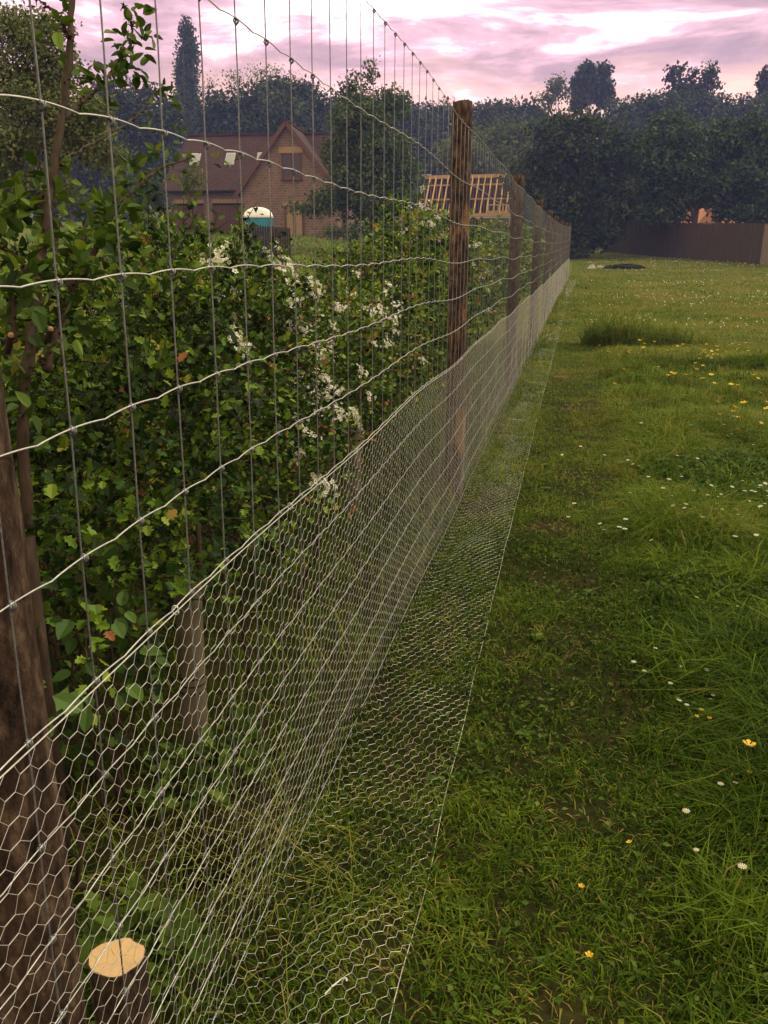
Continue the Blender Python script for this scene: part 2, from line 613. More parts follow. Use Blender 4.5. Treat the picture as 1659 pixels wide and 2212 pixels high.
def shoots(mb, B, D, length, m, size, tmpl, tint, spread=1.0, mat=0, updir=.35, jit=.12):
    """N twigs from B along D, each with m leaves set alternately round it"""
    N = len(B)
    u = np.linspace(.12, 1, m)[None, :] + rng.uniform(-.06, .06, (N, m))
    length = np.broadcast_to(np.asarray(length, float), (N,))
    droop = -.25 * length[:, None] * u ** 2
    P = B[:, None] + D[:, None] * (length[:, None] * u)[..., None]
    P[..., 2] += droop
    P += rng.normal(0, .012, P.shape)
    ref = unit(np.cross(D, rdir(N)))
    ref2 = np.cross(D, ref)
    ang = np.arange(m)[None] * 2.4 + rng.uniform(0, 6.28, (N, 1))
    lat = np.cos(ang)[..., None] * ref[:, None] + np.sin(ang)[..., None] * ref2[:, None]
    Yd = D[:, None] * .8 + lat * spread + np.array([0, 0, .12])
    Nn = np.array([0, 0, updir + .4]) + D[:, None] * .35 + rng.normal(0, .45, P.shape)
    sz = size * rng.uniform(.6, 1.2, (N, m))
    tt = np.clip(np.asarray(tint)[:, None] + rng.normal(0, jit, (N, m)), 0, 1)
    mb.scatter(tmpl, P.reshape(-1, 3), Yd.reshape(-1, 3), Nn.reshape(-1, 3), sz.ravel(), tt.ravel(), mat)


def lobes_pts(lobes, n, shell=.5):
    """points spread in a set of ellipsoids, denser near their skins; returns points and outward directions"""
    vol = np.array([np.prod(r) ** .62 for _, r in lobes])
    k = rng.choice(len(lobes), n, p=vol / vol.sum())
    c = np.array([l[0] for l in lobes])[k]
    r = np.array([l[1] for l in lobes])[k]
    d = rdir(n)
    rad = rng.uniform(shell, 1.0, n) ** .8
    return c + d * r * rad[:, None], d


def limb(mb, a, b, r0, r1, n=7, wob=.08, sides=6, sag=0.0):
    a, b = np.asarray(a, float), np.asarray(b, float)
    t = np.linspace(0, 1, n)[:, None]
    P = a + (b - a) * t
    L = np.linalg.norm(b - a)
    P = P + rng.normal(0, wob * L * .25, P.shape) * np.sin(t * np.pi) ** .7
    P[:, 2] += sag * L * np.sin(t[:, 0] * np.pi)
    mb.tube(P, np.linspace(r0, r1, n), sides)
    return P


# ------------------------------------------------------------------ value noise for patches
class VNoise:
    def __init__(s, seed):
        s.g = np.random.default_rng(seed).random((64, 64))

    def __call__(s, x, y, f):
        x, y = np.asarray(x) * f + 31.3, np.asarray(y) * f + 17.7
        i, j = np.floor(x).astype(int), np.floor(y).astype(int)
        u, v = x - i, y - j
        u, v = u * u * (3 - 2 * u), v * v * (3 - 2 * v)
        g = s.g
        a = g[i % 64, j % 64] * (1 - u) + g[(i + 1) % 64, j % 64] * u
        b = g[i % 64, (j + 1) % 64] * (1 - u) + g[(i + 1) % 64, (j + 1) % 64] * u
        return a * (1 - v) + b * v


VN = VNoise(3)
VN2 = VNoise(11)
HOLE = (-.80, 1.50, .085)


def gzh(x, y):
    """ground height with the burrow dug into it and a low mound of soil round it"""
    z = gz(x, y)
    d = np.hypot((np.asarray(x) - HOLE[0]) / 1.25, np.asarray(y) - HOLE[1])
    return z - .26 * (1 - sstep(HOLE[2] * .75, HOLE[2] * 1.15, d)) + .035 * np.exp(-((d - .15) / .06) ** 2)


# ------------------------------------------------------------------ ground: one sheet out to the wooded rise
def build_ground():
    xs = np.concatenate([-130 + 0 * np.arange(1), np.linspace(-100, -20, 14), np.linspace(-18, -2.5, 28), np.arange(-2.3, -1.6, .12),
                         np.arange(-1.5, 1.0, .025), np.arange(1.1, 4, .15), np.linspace(4.5, 16, 26), np.linspace(20, 130, 14)])
    ys = np.concatenate([np.linspace(-20, .1, 20), np.arange(.3, 3.5, .025), np.arange(3.6, 14, .13), np.linspace(14.5, 70, 80), np.linspace(74, 150, 18)])
    X, Y = np.meshgrid(xs, ys)
    Z = gzh(X, Y)
    V = np.stack([X, Y, Z], -1).reshape(-1, 3)
    nx, ny = len(xs), len(ys)
    i = np.arange(ny - 1)[:, None] * nx + np.arange(nx - 1)[None]
    F = np.stack([i, i + 1, i + nx + 1, i + nx], -1).reshape(-1, 4)
    mb = MB()
    mb.polys(V, F)
    tag(mb.build('ground', M['ground'], smooth=True), kind='structure')


build_ground()


# ------------------------------------------------------------------ fence
def xoff(y):
    return np.interp(y, [-5, 5, 9.3, 13.6, 18, 22.3, 26.6, 31, 36, 40], [0, 0, .015, .045, .08, .12, .172, .26, .38, .5])


XF = -.571
WZ = [.03, .14, .26, .382, .497, .612, .743, .882, 1.05, 1.21, 1.38, 1.565, 1.77, 2.035]
PITCHS = .1427
Y0 = .7265
YEND = 35.2


def build_fence():
    root = thing('deer_fence', 'tall galvanised wire stock fence on round timber posts along the mown strip', 'fence', (XF, 0, 0))
    off = np.array([XF, 0, 0])
    # posts
    py = [.742, 4.82, 9.29, 13.6, 18.0, 22.3, 26.6, 31.0, 35.1]
    peel = [-.03, .05, -.01, -.06, .0, -.04, .02, -.03, .0]
    rr = [.057, .056, .062, .056, .056, .056, .056, .056, .056]
    for i, y in enumerate(py):
        mb = MB()
        n, s = 44, 22
        z = np.concatenate([np.linspace(-.15, 2.18, n)])
        a = np.arange(s) / s * 2 * np.pi
        A, Z = np.meshgrid(a, z)
        nz = VNoise(100 + i)
        r = rr[i] * (1 + .05 * (nz(np.cos(A) * 2, Z * 2.2 + np.sin(A) * 2, 1.3) - .5) * 2 + .05 * (nz(np.cos(A) * 2.5 + 7, Z * 13 + np.sin(A) * 2.5, 1) - .5))
        r = r * (1.02 - .02 * Z / 2.2)
        r[-1] *= .93
        g = float(gz(XF, y))
        cx = xoff(y) - rr[i] - .006
        lean = [.014, .03, .0, .01, 0, 0, 0, 0, 0][i]
        bow = .012 * np.sin(Z * 1.9 + i)
        V = np.stack([cx + r * np.cos(A) + bow * .3, y + r * np.sin(A) + lean * (Z - 2.18) + bow, g + Z + .008 * np.cos(A + i) * (Z > 2.1)], -1).reshape(-1, 3)
        ii = np.arange(n - 1)[:, None] * s
        jj = np.arange(s)[None]
        kk = (jj + 1) % s
        F = np.stack([ii + jj, ii + kk, ii + s + kk, ii + s + jj], -1).reshape(-1, 4)
        mb.polys(V, [F, np.arange(s) + (n - 1) * s])
        o = mb.build('fence_post', post_mat('post_bark', peel[i]), root, smooth=True)
        if i == 0:
            o['label'] = 'nearest fence post, dark with bark still on'
        if i == 1:
            o['label'] = 'fence post with bark peeled to orange wood half way up'
    # line wires, crimped at every half bay
    ks = np.arange(-4, int((YEND - Y0) / PITCHS))
    for z in WZ:
        near = np.arange(-4, 84, 1 / 12)
        far = np.arange(84, ks[-1] + .5, .5)
        k = np.concatenate([near, far])
        y = Y0 + k * PITCHS + .032 * (z - 1.38)
        amp = np.where(k < 84, .0042, 0.0)
        zz = z + gz(XF, y) * (z > .2) + gz(XF, y) * (z <= .2) + amp * (np.abs(np.cos(np.pi * k)) ** .8 - .7)
        mb = MB()
        mb.tube(np.c_[xoff(y), y, zz], .0010 if z < .88 else .0012, 6)
        mb.build('line_wire', M['galv'], root, smooth=True)
    # stays with a knot at every line wire
    rest = MB()
    for k in ks:
        mb = MB() if (k < 96) else rest
        zt = np.linspace(0, WZ[-1] + .004, 18 if k < 60 else 6)
        y = Y0 + k * PITCHS + .032 * (zt - 1.38) + rng.normal(0, .0012, len(zt))
        g = float(gz(XF, Y0 + k * PITCHS))
        x = xoff(y) - .0028
        mb.tube(np.c_[x, y, zt + g], .00125, 5 if k < 60 else 3)
        if k < 70:
            for z in WZ:
                yk = Y0 + k * PITCHS + .032 * (z - 1.38)
                gg = float(gz(XF, yk))
                zc = z + gg - .0022
                xx = float(xoff(yk))
                # a short coil wrapped round both wires
                t = np.linspace(0, 1, 10)
                mb.tube(np.c_[xx - .001 + .0042 * np.cos(t * 9.4), yk - .006 + .012 * t, zc + .0042 * np.sin(t * 9.4)], .0013, 4)
                mb.tube([[xx - .003, yk, zc - .006], [xx + .002, yk + .001, zc - .001], [xx - .003, yk, zc + .006]], .0021, 5)
        if k < 96:
            mb.build('stay_wire', M['stay'], root, smooth=True)
    o = rest.build('stay_wire', M['stay'], root)
    o['kind'] = 'stuff'
    return root


build_fence()


# ------------------------------------------------------------------ rabbit netting: hexagonal mesh, upright then turned out on the ground
NET_TOP = .878


def net_map(s, t):
    """s along the fence, t down from the top edge of the unrolled netting"""
    R = .07
    up = NET_TOP - R - .012
    fold = R * math.pi / 2
    wob = VN(s, t, 3.0) - .5
    wob2 = VN2(s, t, 7.0) - .5
    y = s + .014 * (VN2(t * 3, s, 2.0) - .5) + .010 * (VN(t + 3, s, 11.0) - .5)
    x = np.zeros_like(s)
    z = np.zeros_like(s)
    a = t < up
    b = (t >= up) & (t < up + fold)
    c = t >= up + fold
    x[a] = .006 + .030 * np.clip(wob[a], -.2, 1) * np.clip(t[a] * 3, 0, 1) * .5 + .004 * wob2[a]
    z[a] = NET_TOP - t[a] + .003 * wob2[a]
    th = (t[b] - up) / R
    x[b] = .006 + R * (1 - np.cos(th)) + .012 * wob[b]
    z[b] = .012 + R - R * np.sin(th)
    q = t[c] - up - fold
    x[c] = .006 + R + q + .016 * wob[c] * .7
    z[c] = .012 + .045 * np.clip(VN2(s[c], q, 4.3) - .42, 0, 1) * np.sin(np.clip(q / .26, 0, 1) * np.pi) * 1.3 + .010 * wob2[c]
    X = XF + x + xoff(y)
    return np.stack([X - XF, y, z + gz(X, y)], -1)


def build_netting():
    root = thing('rabbit_netting', 'hexagonal chicken wire netting clipped to the lower fence and turned out over the grass', 'wire netting', (XF, 0, 0))
    p, a, q = .0300, .0088, .0152
    rows = int(1.17 / q)
    rows -= rows % 2
    tmax = rows * q
    cols = int((YEND - .12) / p)
    I, J = np.meshgrid(np.arange(cols), np.arange(rows + 1))
    ok = ((I + J) % 2 == 0)
    I, J = I[ok], J[ok]
    s = .12 + I * p + rng.normal(0, .0017, I.shape)
    t = J * q + rng.normal(0, .0014, I.shape)
    L = net_map(s - a, t)
    Rr = net_map(s + a, t)
    idx = {}
    lut = -np.ones((cols + 2, rows + 3), int)
    lut[I, J + 1] = np.arange(len(I))
    mb = MB()
    inner = (J > 0) & (J < rows)
    nearm = s < 7
    # twisted pairs: thicker, in two halves turned about each other near the camera
    mb.segs(L[inner], Rr[inner], .00064, 4)
    for dj in (1, -1):
        tgt = lut[np.clip(I + 1, 0, cols), J + 1 + dj]
        okk = (tgt >= 0) & (I + 1 < cols)
        A, B = Rr[okk], L[tgt[okk]]
        mb.segs(A, B, .00038, 3)
    mb.build('hexagonal_mesh', M['net'], root)
    for nm, tt in (('top_selvedge', 0.0), ('ground_selvedge', tmax)):
        e = MB()
        ss = np.arange(.12, YEND, .03)
        e.tube(net_map(ss, np.full_like(ss, tt)), .0011, 5)
        e.build(nm, M['net'], root, smooth=True)
    # hog rings holding the netting to the line wire
    for k in (.585, 1.07, 1.62, 2.19, 2.72, 3.28, 3.9, 4.5, 5.2, 6.0):
        r = MB()
        th = np.linspace(.4, 2 * np.pi - .1, 12)
        c = np.array([.004, k, NET_TOP + .002 + float(gz(XF, k))])
        r.tube(c + np.c_[.006 * np.cos(th), .003 * np.sin(th * .5), .0075 * np.sin(th)], .0014, 5)
        r.build('clip_ring', M['galv'], root, smooth=True)


build_netting()


# ------------------------------------------------------------------ cut stake, tree guards, hook, sticks
def build_stump():
    cx, cy, zt, r = -.662, .955, .30, .045
    root = thing('cut_stake', 'short sawn-off timber stake with fresh pale orange top beside the nearest post', 'stake', (cx, cy, 0))
    mb = MB()
    n, s = 14, 28
    nz = VNoise(55)
    a = np.arange(s) / s * 2 * np.pi
    A, Z = np.meshgrid(a, np.linspace(-.1, zt, n))
    r_ = r * (1.08 - .08 * (Z / zt)) * (1 + .20 * (nz(np.cos(A) * 1.5, np.sin(A) * 1.5 + Z * 3, 1.6) - .5) + .05 * (nz(np.cos(A) * 6, np.sin(A) * 6 + Z * 3, 1.6) - .5))
    tilt = -.12 * (r_ * np.sin(A + .5)) * np.clip(Z / zt, 0, 1) ** 4
    V = np.stack([r_ * np.cos(A), r_ * np.sin(A), Z + tilt], -1).reshape(-1, 3)
    ii = np.arange(n - 1)[:, None] * s
    jj = np.arange(s)[None]
    kk = (jj + 1) % s
    mb.polys(V, np.stack([ii + jj, ii + kk, ii + s + kk, ii + s + jj], -1).reshape(-1, 4))
    mb.build('bark_side', post_mat('stake_bark', .0), root, smooth=True)
    tp = MB()
    ring = V[-s:]
    rings = [ring * [f, f, 1] for f in (.955, .6, .25)]
    tp.polys(np.vstack([ring, rings[0] + [0, 0, .0005]]), np.array([[i, (i + 1) % s, (i + 1) % s + s, i + s] for i in range(s)]), mat=1)
    for k, f in enumerate((.955, .6, .25)):
        rings[k][:, 2] = zt + (ring[:, 2] - zt) * f + (0 if k == 0 else .0015 + .0008 * rng.normal(size=s))
    VV = np.vstack(rings + [np.array([[0, 0, zt + .002]])])
    F = [np.array([[k * s + i, k * s + (i + 1) % s, (k + 1) * s + (i + 1) % s, (k + 1) * s + i] for k in range(2) for i in range(s)]),
         np.array([[2 * s + i, 2 * s + (i + 1) % s, 3 * s] for i in range(s)])]
    tp.polys(VV, F)
    tp.build('sawn_top', [M['sawn'], M['bark']], root, smooth=False)


build_stump()


def tree_guard(x, y, h, r, label, group=None):
    root = thing('tree_guard', label, 'tree guard', (x, y, float(gz(x, y))), group='plastic tubes round the young hedge plants')
    mb = MB()
    s, n = 18, 10
    a = np.arange(s) / s * 2 * np.pi
    for k, rf in ((0, 1.0), (1, .93)):
        A, Z = np.meshgrid(a, np.linspace(-.02, h, n))
        rr = r * rf * (1 + .03 * np.sin(A * 2 + Z * 5)) * (1 + .06 * (Z / h) ** 6)
        V = np.stack([rr * np.cos(A) + .02 * Z, rr * np.sin(A), Z + .006 * np.sin(A * 3) * (Z > h * .95)], -1).reshape(-1, 3)
        ii = np.arange(n - 1)[:, None] * s
        jj = np.arange(s)[None]
        kk = (jj + 1) % s
        mb.polys(V, np.stack([ii + jj, ii + kk, ii + s + kk, ii + s + jj], -1).reshape(-1, 4))
    mb.build('tube', M['guard'], root, smooth=True)
    st = MB()
    limb(st, (r * .35, r * .5, 0), (r * .9, r * 1.3, h + .14), .008, .007, 6, .03)
    st.build('sapling_stem', M['stem'], root, smooth=True)
    ti = MB()
    for zt in (h * .40, h * .44, h * .48):
        th = np.linspace(0, 2 * np.pi, 20)
        ti.tube(np.c_[(r * 1.04) * np.cos(th) + .02 * zt, (r * 1.04) * np.sin(th), np.full(20, zt)], .0022, 4)
    ti.build('tie', M['tarp'], root)


tree_guard(-.98, 1.91, .56, .036, 'beige plastic tree guard tube in the shade nearest the camera')
tree_guard(-1.15, 4.35, .56, .042, 'beige plastic tree guard tube farther off under the hawthorn hedge')

mb = MB()
hp = [(-.395, 1.185), (-.38, 1.212), (-.362, 1.236), (-.352, 1.245), (-.340, 1.242), (-.335, 1.228)]
P = np.array([(-.365 + (x + .365) * .62, 1.222 + (y - 1.222) * .62, float(gz(x, y)) + .022 + .014 * i / 5) for i, (x, y) in enumerate(hp)])
tt = np.linspace(0, 5, 24)
P = np.stack([np.interp(tt, range(6), P[:, k]) for k in range(3)], 1)
mb.tube(P, .0016, 6)
tag(mb.build('wire_hook', M['white_plastic'], smooth=True, loc=P.mean(0)), 'small white bent wire hook lying on the netting near the front', 'hook')


def stick(pts, r, name, label, mat='twig', cat='stick'):
    mb = MB()
    P = np.array([(x, y, float(gz(x, y)) + .02 + h) for x, y, h in pts])
    t = np.linspace(0, len(P) - 1, 5 * len(P))
    P = np.stack([np.interp(t, range(len(P)), P[:, k]) for k in range(3)], 1) + rng.normal(0, r * .25, (len(t), 3))
    mb.tube(P, np.linspace(r, r * .6, len(t)), 6)
    return tag(mb.build(name, M[mat], smooth=True, loc=P.mean(0)), label, cat)


stick([(.72, 4.30, .02), (.79, 4.50, .05), (.89, 4.38, .03)], .006, 'broken_twig', 'dry twig broken into an angle lying among the daisies')
stick([(.81, 6.98, .10), (.92, 7.06, .12), (1.07, 7.10, .12)], .006, 'fallen_twig', 'pale straight twig caught in the tall grass below the buttercups')

mb = MB()
a = np.linspace(0, 2 * np.pi, 12, endpoint=False)
top = np.c_[.075 * np.cos(a) * (1 + .2 * np.sin(3 * a)), .030 * np.sin(a), .022 + .012 * np.cos(a)]
bot = top * [1.05, 1.1, 0] + [0, 0, -.004]
mb.polys(np.vstack([top, bot]), [np.arange(12), np.array([[i, (i + 1) % 12, (i + 1) % 12 + 12, i + 12][::-1] for i in range(12)])])
o = mb.build('bark_piece', M['twig'])
o.location = (-.07, 9.83, float(gz(-.07, 9.83)) + .03)
tag(o, 'reddish brown piece of bark lying on the mown strip', 'bark')


def lump(name, label, cat, mat, c, size, n=10, seed=1):
    mb = MB()
    r = np.random.default_rng(seed)
    th, ph = np.meshgrid(np.linspace(0, 2 * np.pi, n * 2, endpoint=False), np.linspace(0, np.pi / 2, n))
    nz = VNoise(seed)
    rad = 1 + .5 * (nz(np.cos(th) * 1.3 + 5, np.sin(th) * 1.3 + ph, 1.7) - .5)
    V = np.stack([rad * np.sin(ph) * np.cos(th) * size[0], rad * np.sin(ph) * np.sin(th) * size[1], np.cos(ph) * size[2] * rad - .02], -1).reshape(-1, 3)
    k = n * 2
    i = np.arange(n - 1)[:, None] * k
    j = np.arange(k)[None]
    F = np.stack([i + j, i + k + j, i + k + (j + 1) % k, i + (j + 1) % k], -1).reshape(-1, 4)
    mb.polys(V, F)
    o = mb.build(name, M[mat], smooth=False)
    o.location = (c[0], c[1], float(gz(c[0], c[1])))
    return tag(o, label, cat)


cc = at(1345, 588, 41)
lump('dark_heap', 'low dark heap on the far lawn near the end of the fence', 'heap', 'tarp', cc, (1.0, .5, .24), seed=4)
cc = at(1293, 583, 41.5)
for k in range(7):
    lump('stone', 'pale lump of rubble left of the dark heap on the far lawn', 'rubble', 'rubble', cc + [rng.uniform(-.5, .7), rng.uniform(-.4, .4), 0],
         (.12 + .1 * rng.random(), .12, .14 + .1 * rng.random()), 6, 20 + k)['group'] = 'rubble beside the dark heap'


# ------------------------------------------------------------------ grass
def blades(mb, X, Y, h, w, lean, tint, zfun=gzh, mat=0):
    n = len(X)
    az = rng.uniform(0, 2 * np.pi, n)
    d = np.c_[np.cos(az), np.sin(az), np.zeros(n)]
    fz = az + np.pi / 2 + rng.normal(0, .5, n)
    s = np.c_[np.cos(fz), np.sin(fz), np.zeros(n)]
    h = np.broadcast_to(h, (n,))
    w = np.broadcast_to(w, (n,))
    lean = np.broadcast_to(lean, (n,))
    B = np.c_[X, Y, zfun(X, Y) - .004]
    mid = B + d * (h * lean * .35)[:, None] + np.c_[np.zeros((n, 2)), h * .58]
    tip = B + d * (h * lean * 1.1)[:, None] + np.c_[np.zeros((n, 2)), h * np.clip(1 - .35 * lean, .12, 1)]
    sw = s * (w * .5)[:, None]
    V = np.stack([B - sw, B + sw, mid + sw * .8, mid - sw * .8, tip], 1)
    o = np.arange(n)[:, None] * 5
    mb.l.append((o + np.array([0, 1, 2, 3]) + mb.n).ravel())
    mb.c.append(np.full(n, 4))
    mb.l.append((o + np.array([3, 2, 4]) + mb.n).ravel())
    mb.c.append(np.full(n, 3))
    mb.t += [tint.astype(np.float32)] * 2
    mb.m += [np.full(n, mat)] * 2
    mb.v.append(V.reshape(-1, 3).astype(np.float32))
    mb.n += 5 * n


BARE = [(-.01, 4.24, .20, .10), (.13, 8.01, .25, .22), (.16, 5.40, .2, .10), (.03, 5.08, .15, .1), (-.15, 2.71, .10, .06), (-.36, 2.0, .14, .16),
        (-.42, 2.9, .12, .25), (-.30, 1.35, .09, .12), (.08, 1.9, .1, .06), (-.45, 4.6, .12, .4), (.0, 3.0, .12, .06), (-.5, 7, .12, .5), (.05, 1.25, .10, .07)]


def bare(x, y):
    b = np.zeros(len(x))
    for cx, cy, rx, ry in BARE:
        b = np.maximum(b, np.exp(-(((x - cx) / rx) ** 2 + ((y - cy) / ry) ** 2)))
    return b


def rough(x, y):
    """1 in the unmown grass right of the strip, 0 on the strip"""
    edge = .28 + .06 * np.sin(y * 1.3) + .012 * y
    return sstep(edge - .08, edge + .22, x) * (1 - sstep(11.5, 14, y))


def build_grass():
    near = MB()
    zones = [(.75, 2.2, 17000, .0036), (2.2, 4.5, 11000, .0042), (4.5, 8, 5000, .0056), (8, 14, 2200, .008), (14, 26, 700, .014), (26, 62, 170, .026)]
    for y0, y1, dens, w in zones:
        xr = .35 + .215 * y1 + .25
        n = int(dens * (xr + .62) * (y1 - y0))
        x = rng.uniform(-.62, xr, n)
        y = rng.uniform(y0, y1, n)
        keep = x < .75 + .215 * y
        x, y = x[keep], y[keep]
        x = x + xoff(y)
        b = bare(x, y)
        pn = VN(x, y, 2.2)
        pn2 = VN2(x, y, .7)
        pn3 = VN2(x, y, 6.0)
        keep = (rng.random(len(x)) > b * .8) & (rng.random(len(x)) < .36 + .9 * pn3)
        x, y, b, pn, pn2, pn3 = x[keep], y[keep], b[keep], pn[keep], pn2[keep], pn3[keep]
        rg = rough(x, y)
        m = len(x)
        tall = rg * sstep(.4, .75, pn)
        h = rng.uniform(.012, .036, m) * (1 + .6 * pn) + rng.uniform(.02, .09, m) * rg + tall * rng.uniform(.04, .20, m)
        far = sstep(10, 24, y)
        h = h * (1 + .8 * far) + far * .02
        h = h * np.where((x < -.24) & (y > 1.6), 1.1 + .8 * sstep(4.5, 8, y), 1.0)
        lean = rng.uniform(.3, 1.6, m)
        tint = .12 + .34 * pn2 + .30 * (pn3 - .5) + .22 * (pn - .5) * (1 - 1.8 * rg) + rng.normal(0, .15, m) - .05 * (1 - sstep(1.5, 4, y)) + .28 * sstep(2.0, 5.5, y) + .12 * far + .05 * tall + .02 * rg + .10 * b  # foreground dimming put into the blade tint: darker near the camera, lighter with distance
        st = rng.random(m) < (.10 + .3 * b) * (1 - .5 * far)
        tint = np.where(st, rng.uniform(.78, 1, m), tint)
        h = np.where(st, h * .6, h)
        lean = np.where(st, rng.uniform(1.4, 2.6, m), lean)
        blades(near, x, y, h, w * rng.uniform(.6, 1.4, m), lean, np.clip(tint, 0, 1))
    # tufts of longer growth in the unmown part
    nc = 190
    cy = 2.6 + 9.2 * rng.random(nc)
    cx = .42 + .012 * cy + (.35 + .21 * cy) * rng.random(nc)
    per = 70
    R_ = rng.uniform(.05, .15, nc)
    x = (cx[:, None] + R_[:, None] * rng.normal(0, .6, (nc, per))).ravel()
    y = (cy[:, None] + R_[:, None] * rng.normal(0, .6, (nc, per))).ravel()
    hh = np.repeat(rng.uniform(.10, .26, nc), per) * rng.uniform(.4, 1.1, nc * per)
    tt = np.repeat(rng.uniform(.25, .62, nc), per) + rng.normal(0, .08, nc * per)
    blades(near, x, y, hh, .0045 * (1 + .12 * y) * rng.uniform(.6, 1.3, nc * per), rng.uniform(.3, 1.5, nc * per), np.clip(tt, 0, 1))
    # under the hedge, behind the netting
    n = 26000
    x = rng.uniform(-2.2, -.58, n)
    y = .5 + 13 * rng.random(n) ** 1.7
    d = np.hypot((x - HOLE[0]) / 1.25, y - HOLE[1])
    keep = (d > HOLE[2] * 1.1) & (rng.random(n) < .25 + VN(x, y, 3)) & ((d > .30) | (rng.random(n) < .25))
    x, y = x[keep] , y[keep]
    x = x + xoff(y)
    m = len(x)
    t = VN2(x, y, 2.5)
    blades(near, x, y, rng.uniform(.04, .13, m) + t * rng.uniform(0, .24, m), .0042 * rng.uniform(.6, 1.4, m) * (1 + y * .08), rng.uniform(.2, 1.3, m),
           np.clip(.18 + .3 * t + rng.normal(0, .12, m) + (rng.random(m) < .06) * .5, 0, 1))
    # dry stalks round the burrow
    n = 380
    a = rng.uniform(0, 6.28, n)
    rr = rng.uniform(.10, .34, n)
    x, y = HOLE[0] + rr * 1.3 * np.cos(a), HOLE[1] + rr * np.sin(a) * 1.2
    blades(near, x, y, rng.uniform(.03, .12, n), .0028, rng.uniform(1.5, 3.2, n), np.clip(rng.normal(.78, .12, n), 0, 1))
    # the paddock on the other side of the hedge
    n = 42000
    y = 3 + 55 * rng.random(n) ** 1.4
    x = -2.4 - rng.random(n) * (3 + .55 * y)
    m = len(x)
    blades(near, x, y, rng.uniform(.06, .2, m), .012 + .0008 * y, rng.uniform(.3, 1.2, m), np.clip(.35 + .3 * VN(x, y, .5) + rng.normal(0, .12, m), 0, 1))
    tag(near.build('grass', M['grass']), kind='stuff')

    # low broad-leaved weeds among the grass: plantain, clover, creeping buttercup leaves
    wd = MB()
    n = 26000
    y = .9 + 11 * rng.random(n) ** 1.5
    x = -.55 + (.95 + .22 * y) * rng.random(n)
    x += xoff(y)
    w1 = VN(x, y, 3.1)
    rg = rough(x, y)
    keep = rng.random(n) < .12 + .5 * sstep(.55, .8, w1) + .15 * rg
    x, y, rg = x[keep], y[keep], rg[keep]
    m = len(x)
    P = np.c_[x, y, gz(x, y) + rng.uniform(.004, .03, m) + rg * rng.uniform(0, .05, m)]
    Yd = rdir(m) * [1, 1, .35]
    N = np.array([0, 0, 1]) + rng.normal(0, .35, (m, 3))
    wd.scatter(SIMPLE, P, Yd, N, rng.uniform(.010, .022, m) * (1 + y * .05), np.clip(rng.normal(.45, .2, m), 0, 1))
    # rosettes
    for k in range(60):
        yy = .95 + 6 * rng.random() ** 1.5
        xx = -.30 + (.6 + .2 * yy) * rng.random()
        m = rng.integers(5, 9)
        a = rng.uniform(0, 6.28) + np.arange(m) * 6.28 / m + rng.normal(0, .2, m)
        Yd = np.c_[np.cos(a), np.sin(a), rng.uniform(.05, .45, m)]
        P = np.tile([xx, yy, float(gz(xx, yy)) + .008], (m, 1))
        wd.scatter(OVAL if k % 3 else LANCE, P, Yd, np.tile([0, 0, 1.], (m, 1)), rng.uniform(.022, .045) * (1.4 if k % 3 == 0 else 1), np.clip(rng.normal(.5, .15, m), 0, 1))
    tag(wd.build('broadleaf_weeds', M['weed']), kind='stuff')


build_grass()


def weed_clump(name, label, cat, cx, cy, rx, ry, h, n, size, tmpl, mat, seed=0):
    """upright leafy stems packed in a patch"""
    root = thing(name, label, cat, (cx, cy, float(gz(cx, cy))))
    mb = MB()
    a = rng.uniform(0, 6.28, n)
    r = np.sqrt(rng.random(n))
    B = np.c_[r * np.cos(a) * rx, r * np.sin(a) * ry, np.zeros(n)]
    B[:, 2] = gz(cx + B[:, 0], cy + B[:, 1]) - float(gz(cx, cy))
    D = unit(np.c_[rng.normal(0, .28, (n, 2)), np.ones(n)])
    hh = h * (1 - .55 * r ** 2) * rng.uniform(.6, 1.1, n)
    shoots(mb, B, D, hh, 9, size, tmpl, np.clip(rng.normal(.5, .15, n), 0, 1), 1.0, updir=.9)
    mb.build('foliage', M[mat], root)
    st = MB()
    st.segs(B, B + D * hh[:, None] * .95, .0022, 3)
    st.build('stem', M['flower_green'], root)['kind'] = 'stuff'
    return root


weed_clump('weed_patch', 'dense patch of dark lobed leaves in the rough grass right of the daisies', 'weeds', 1.00, 5.65, .50, .55, .17, 800, .030, LOBED, 'weed')
weed_clump('weed_patch', 'low clump of dark leafy weeds by the mown strip below the broken twig', 'weeds', .70, 3.55, .32, .22, .11, 300, .024, LOBED, 'weed')
weed_clump('nettle_clump', 'dark nettle clump behind the netting beside the nearest post', 'nettles', -.78, 1.16, .10, .10, .30, 26, .055, LOBED, 'weed')

weed_clump('nettle_clump', 'dark leafy nettles round the foot of the nearer tree guard', 'nettles', -.90, 1.78, .14, .20, .22, 34, .040, LOBED, 'weed')


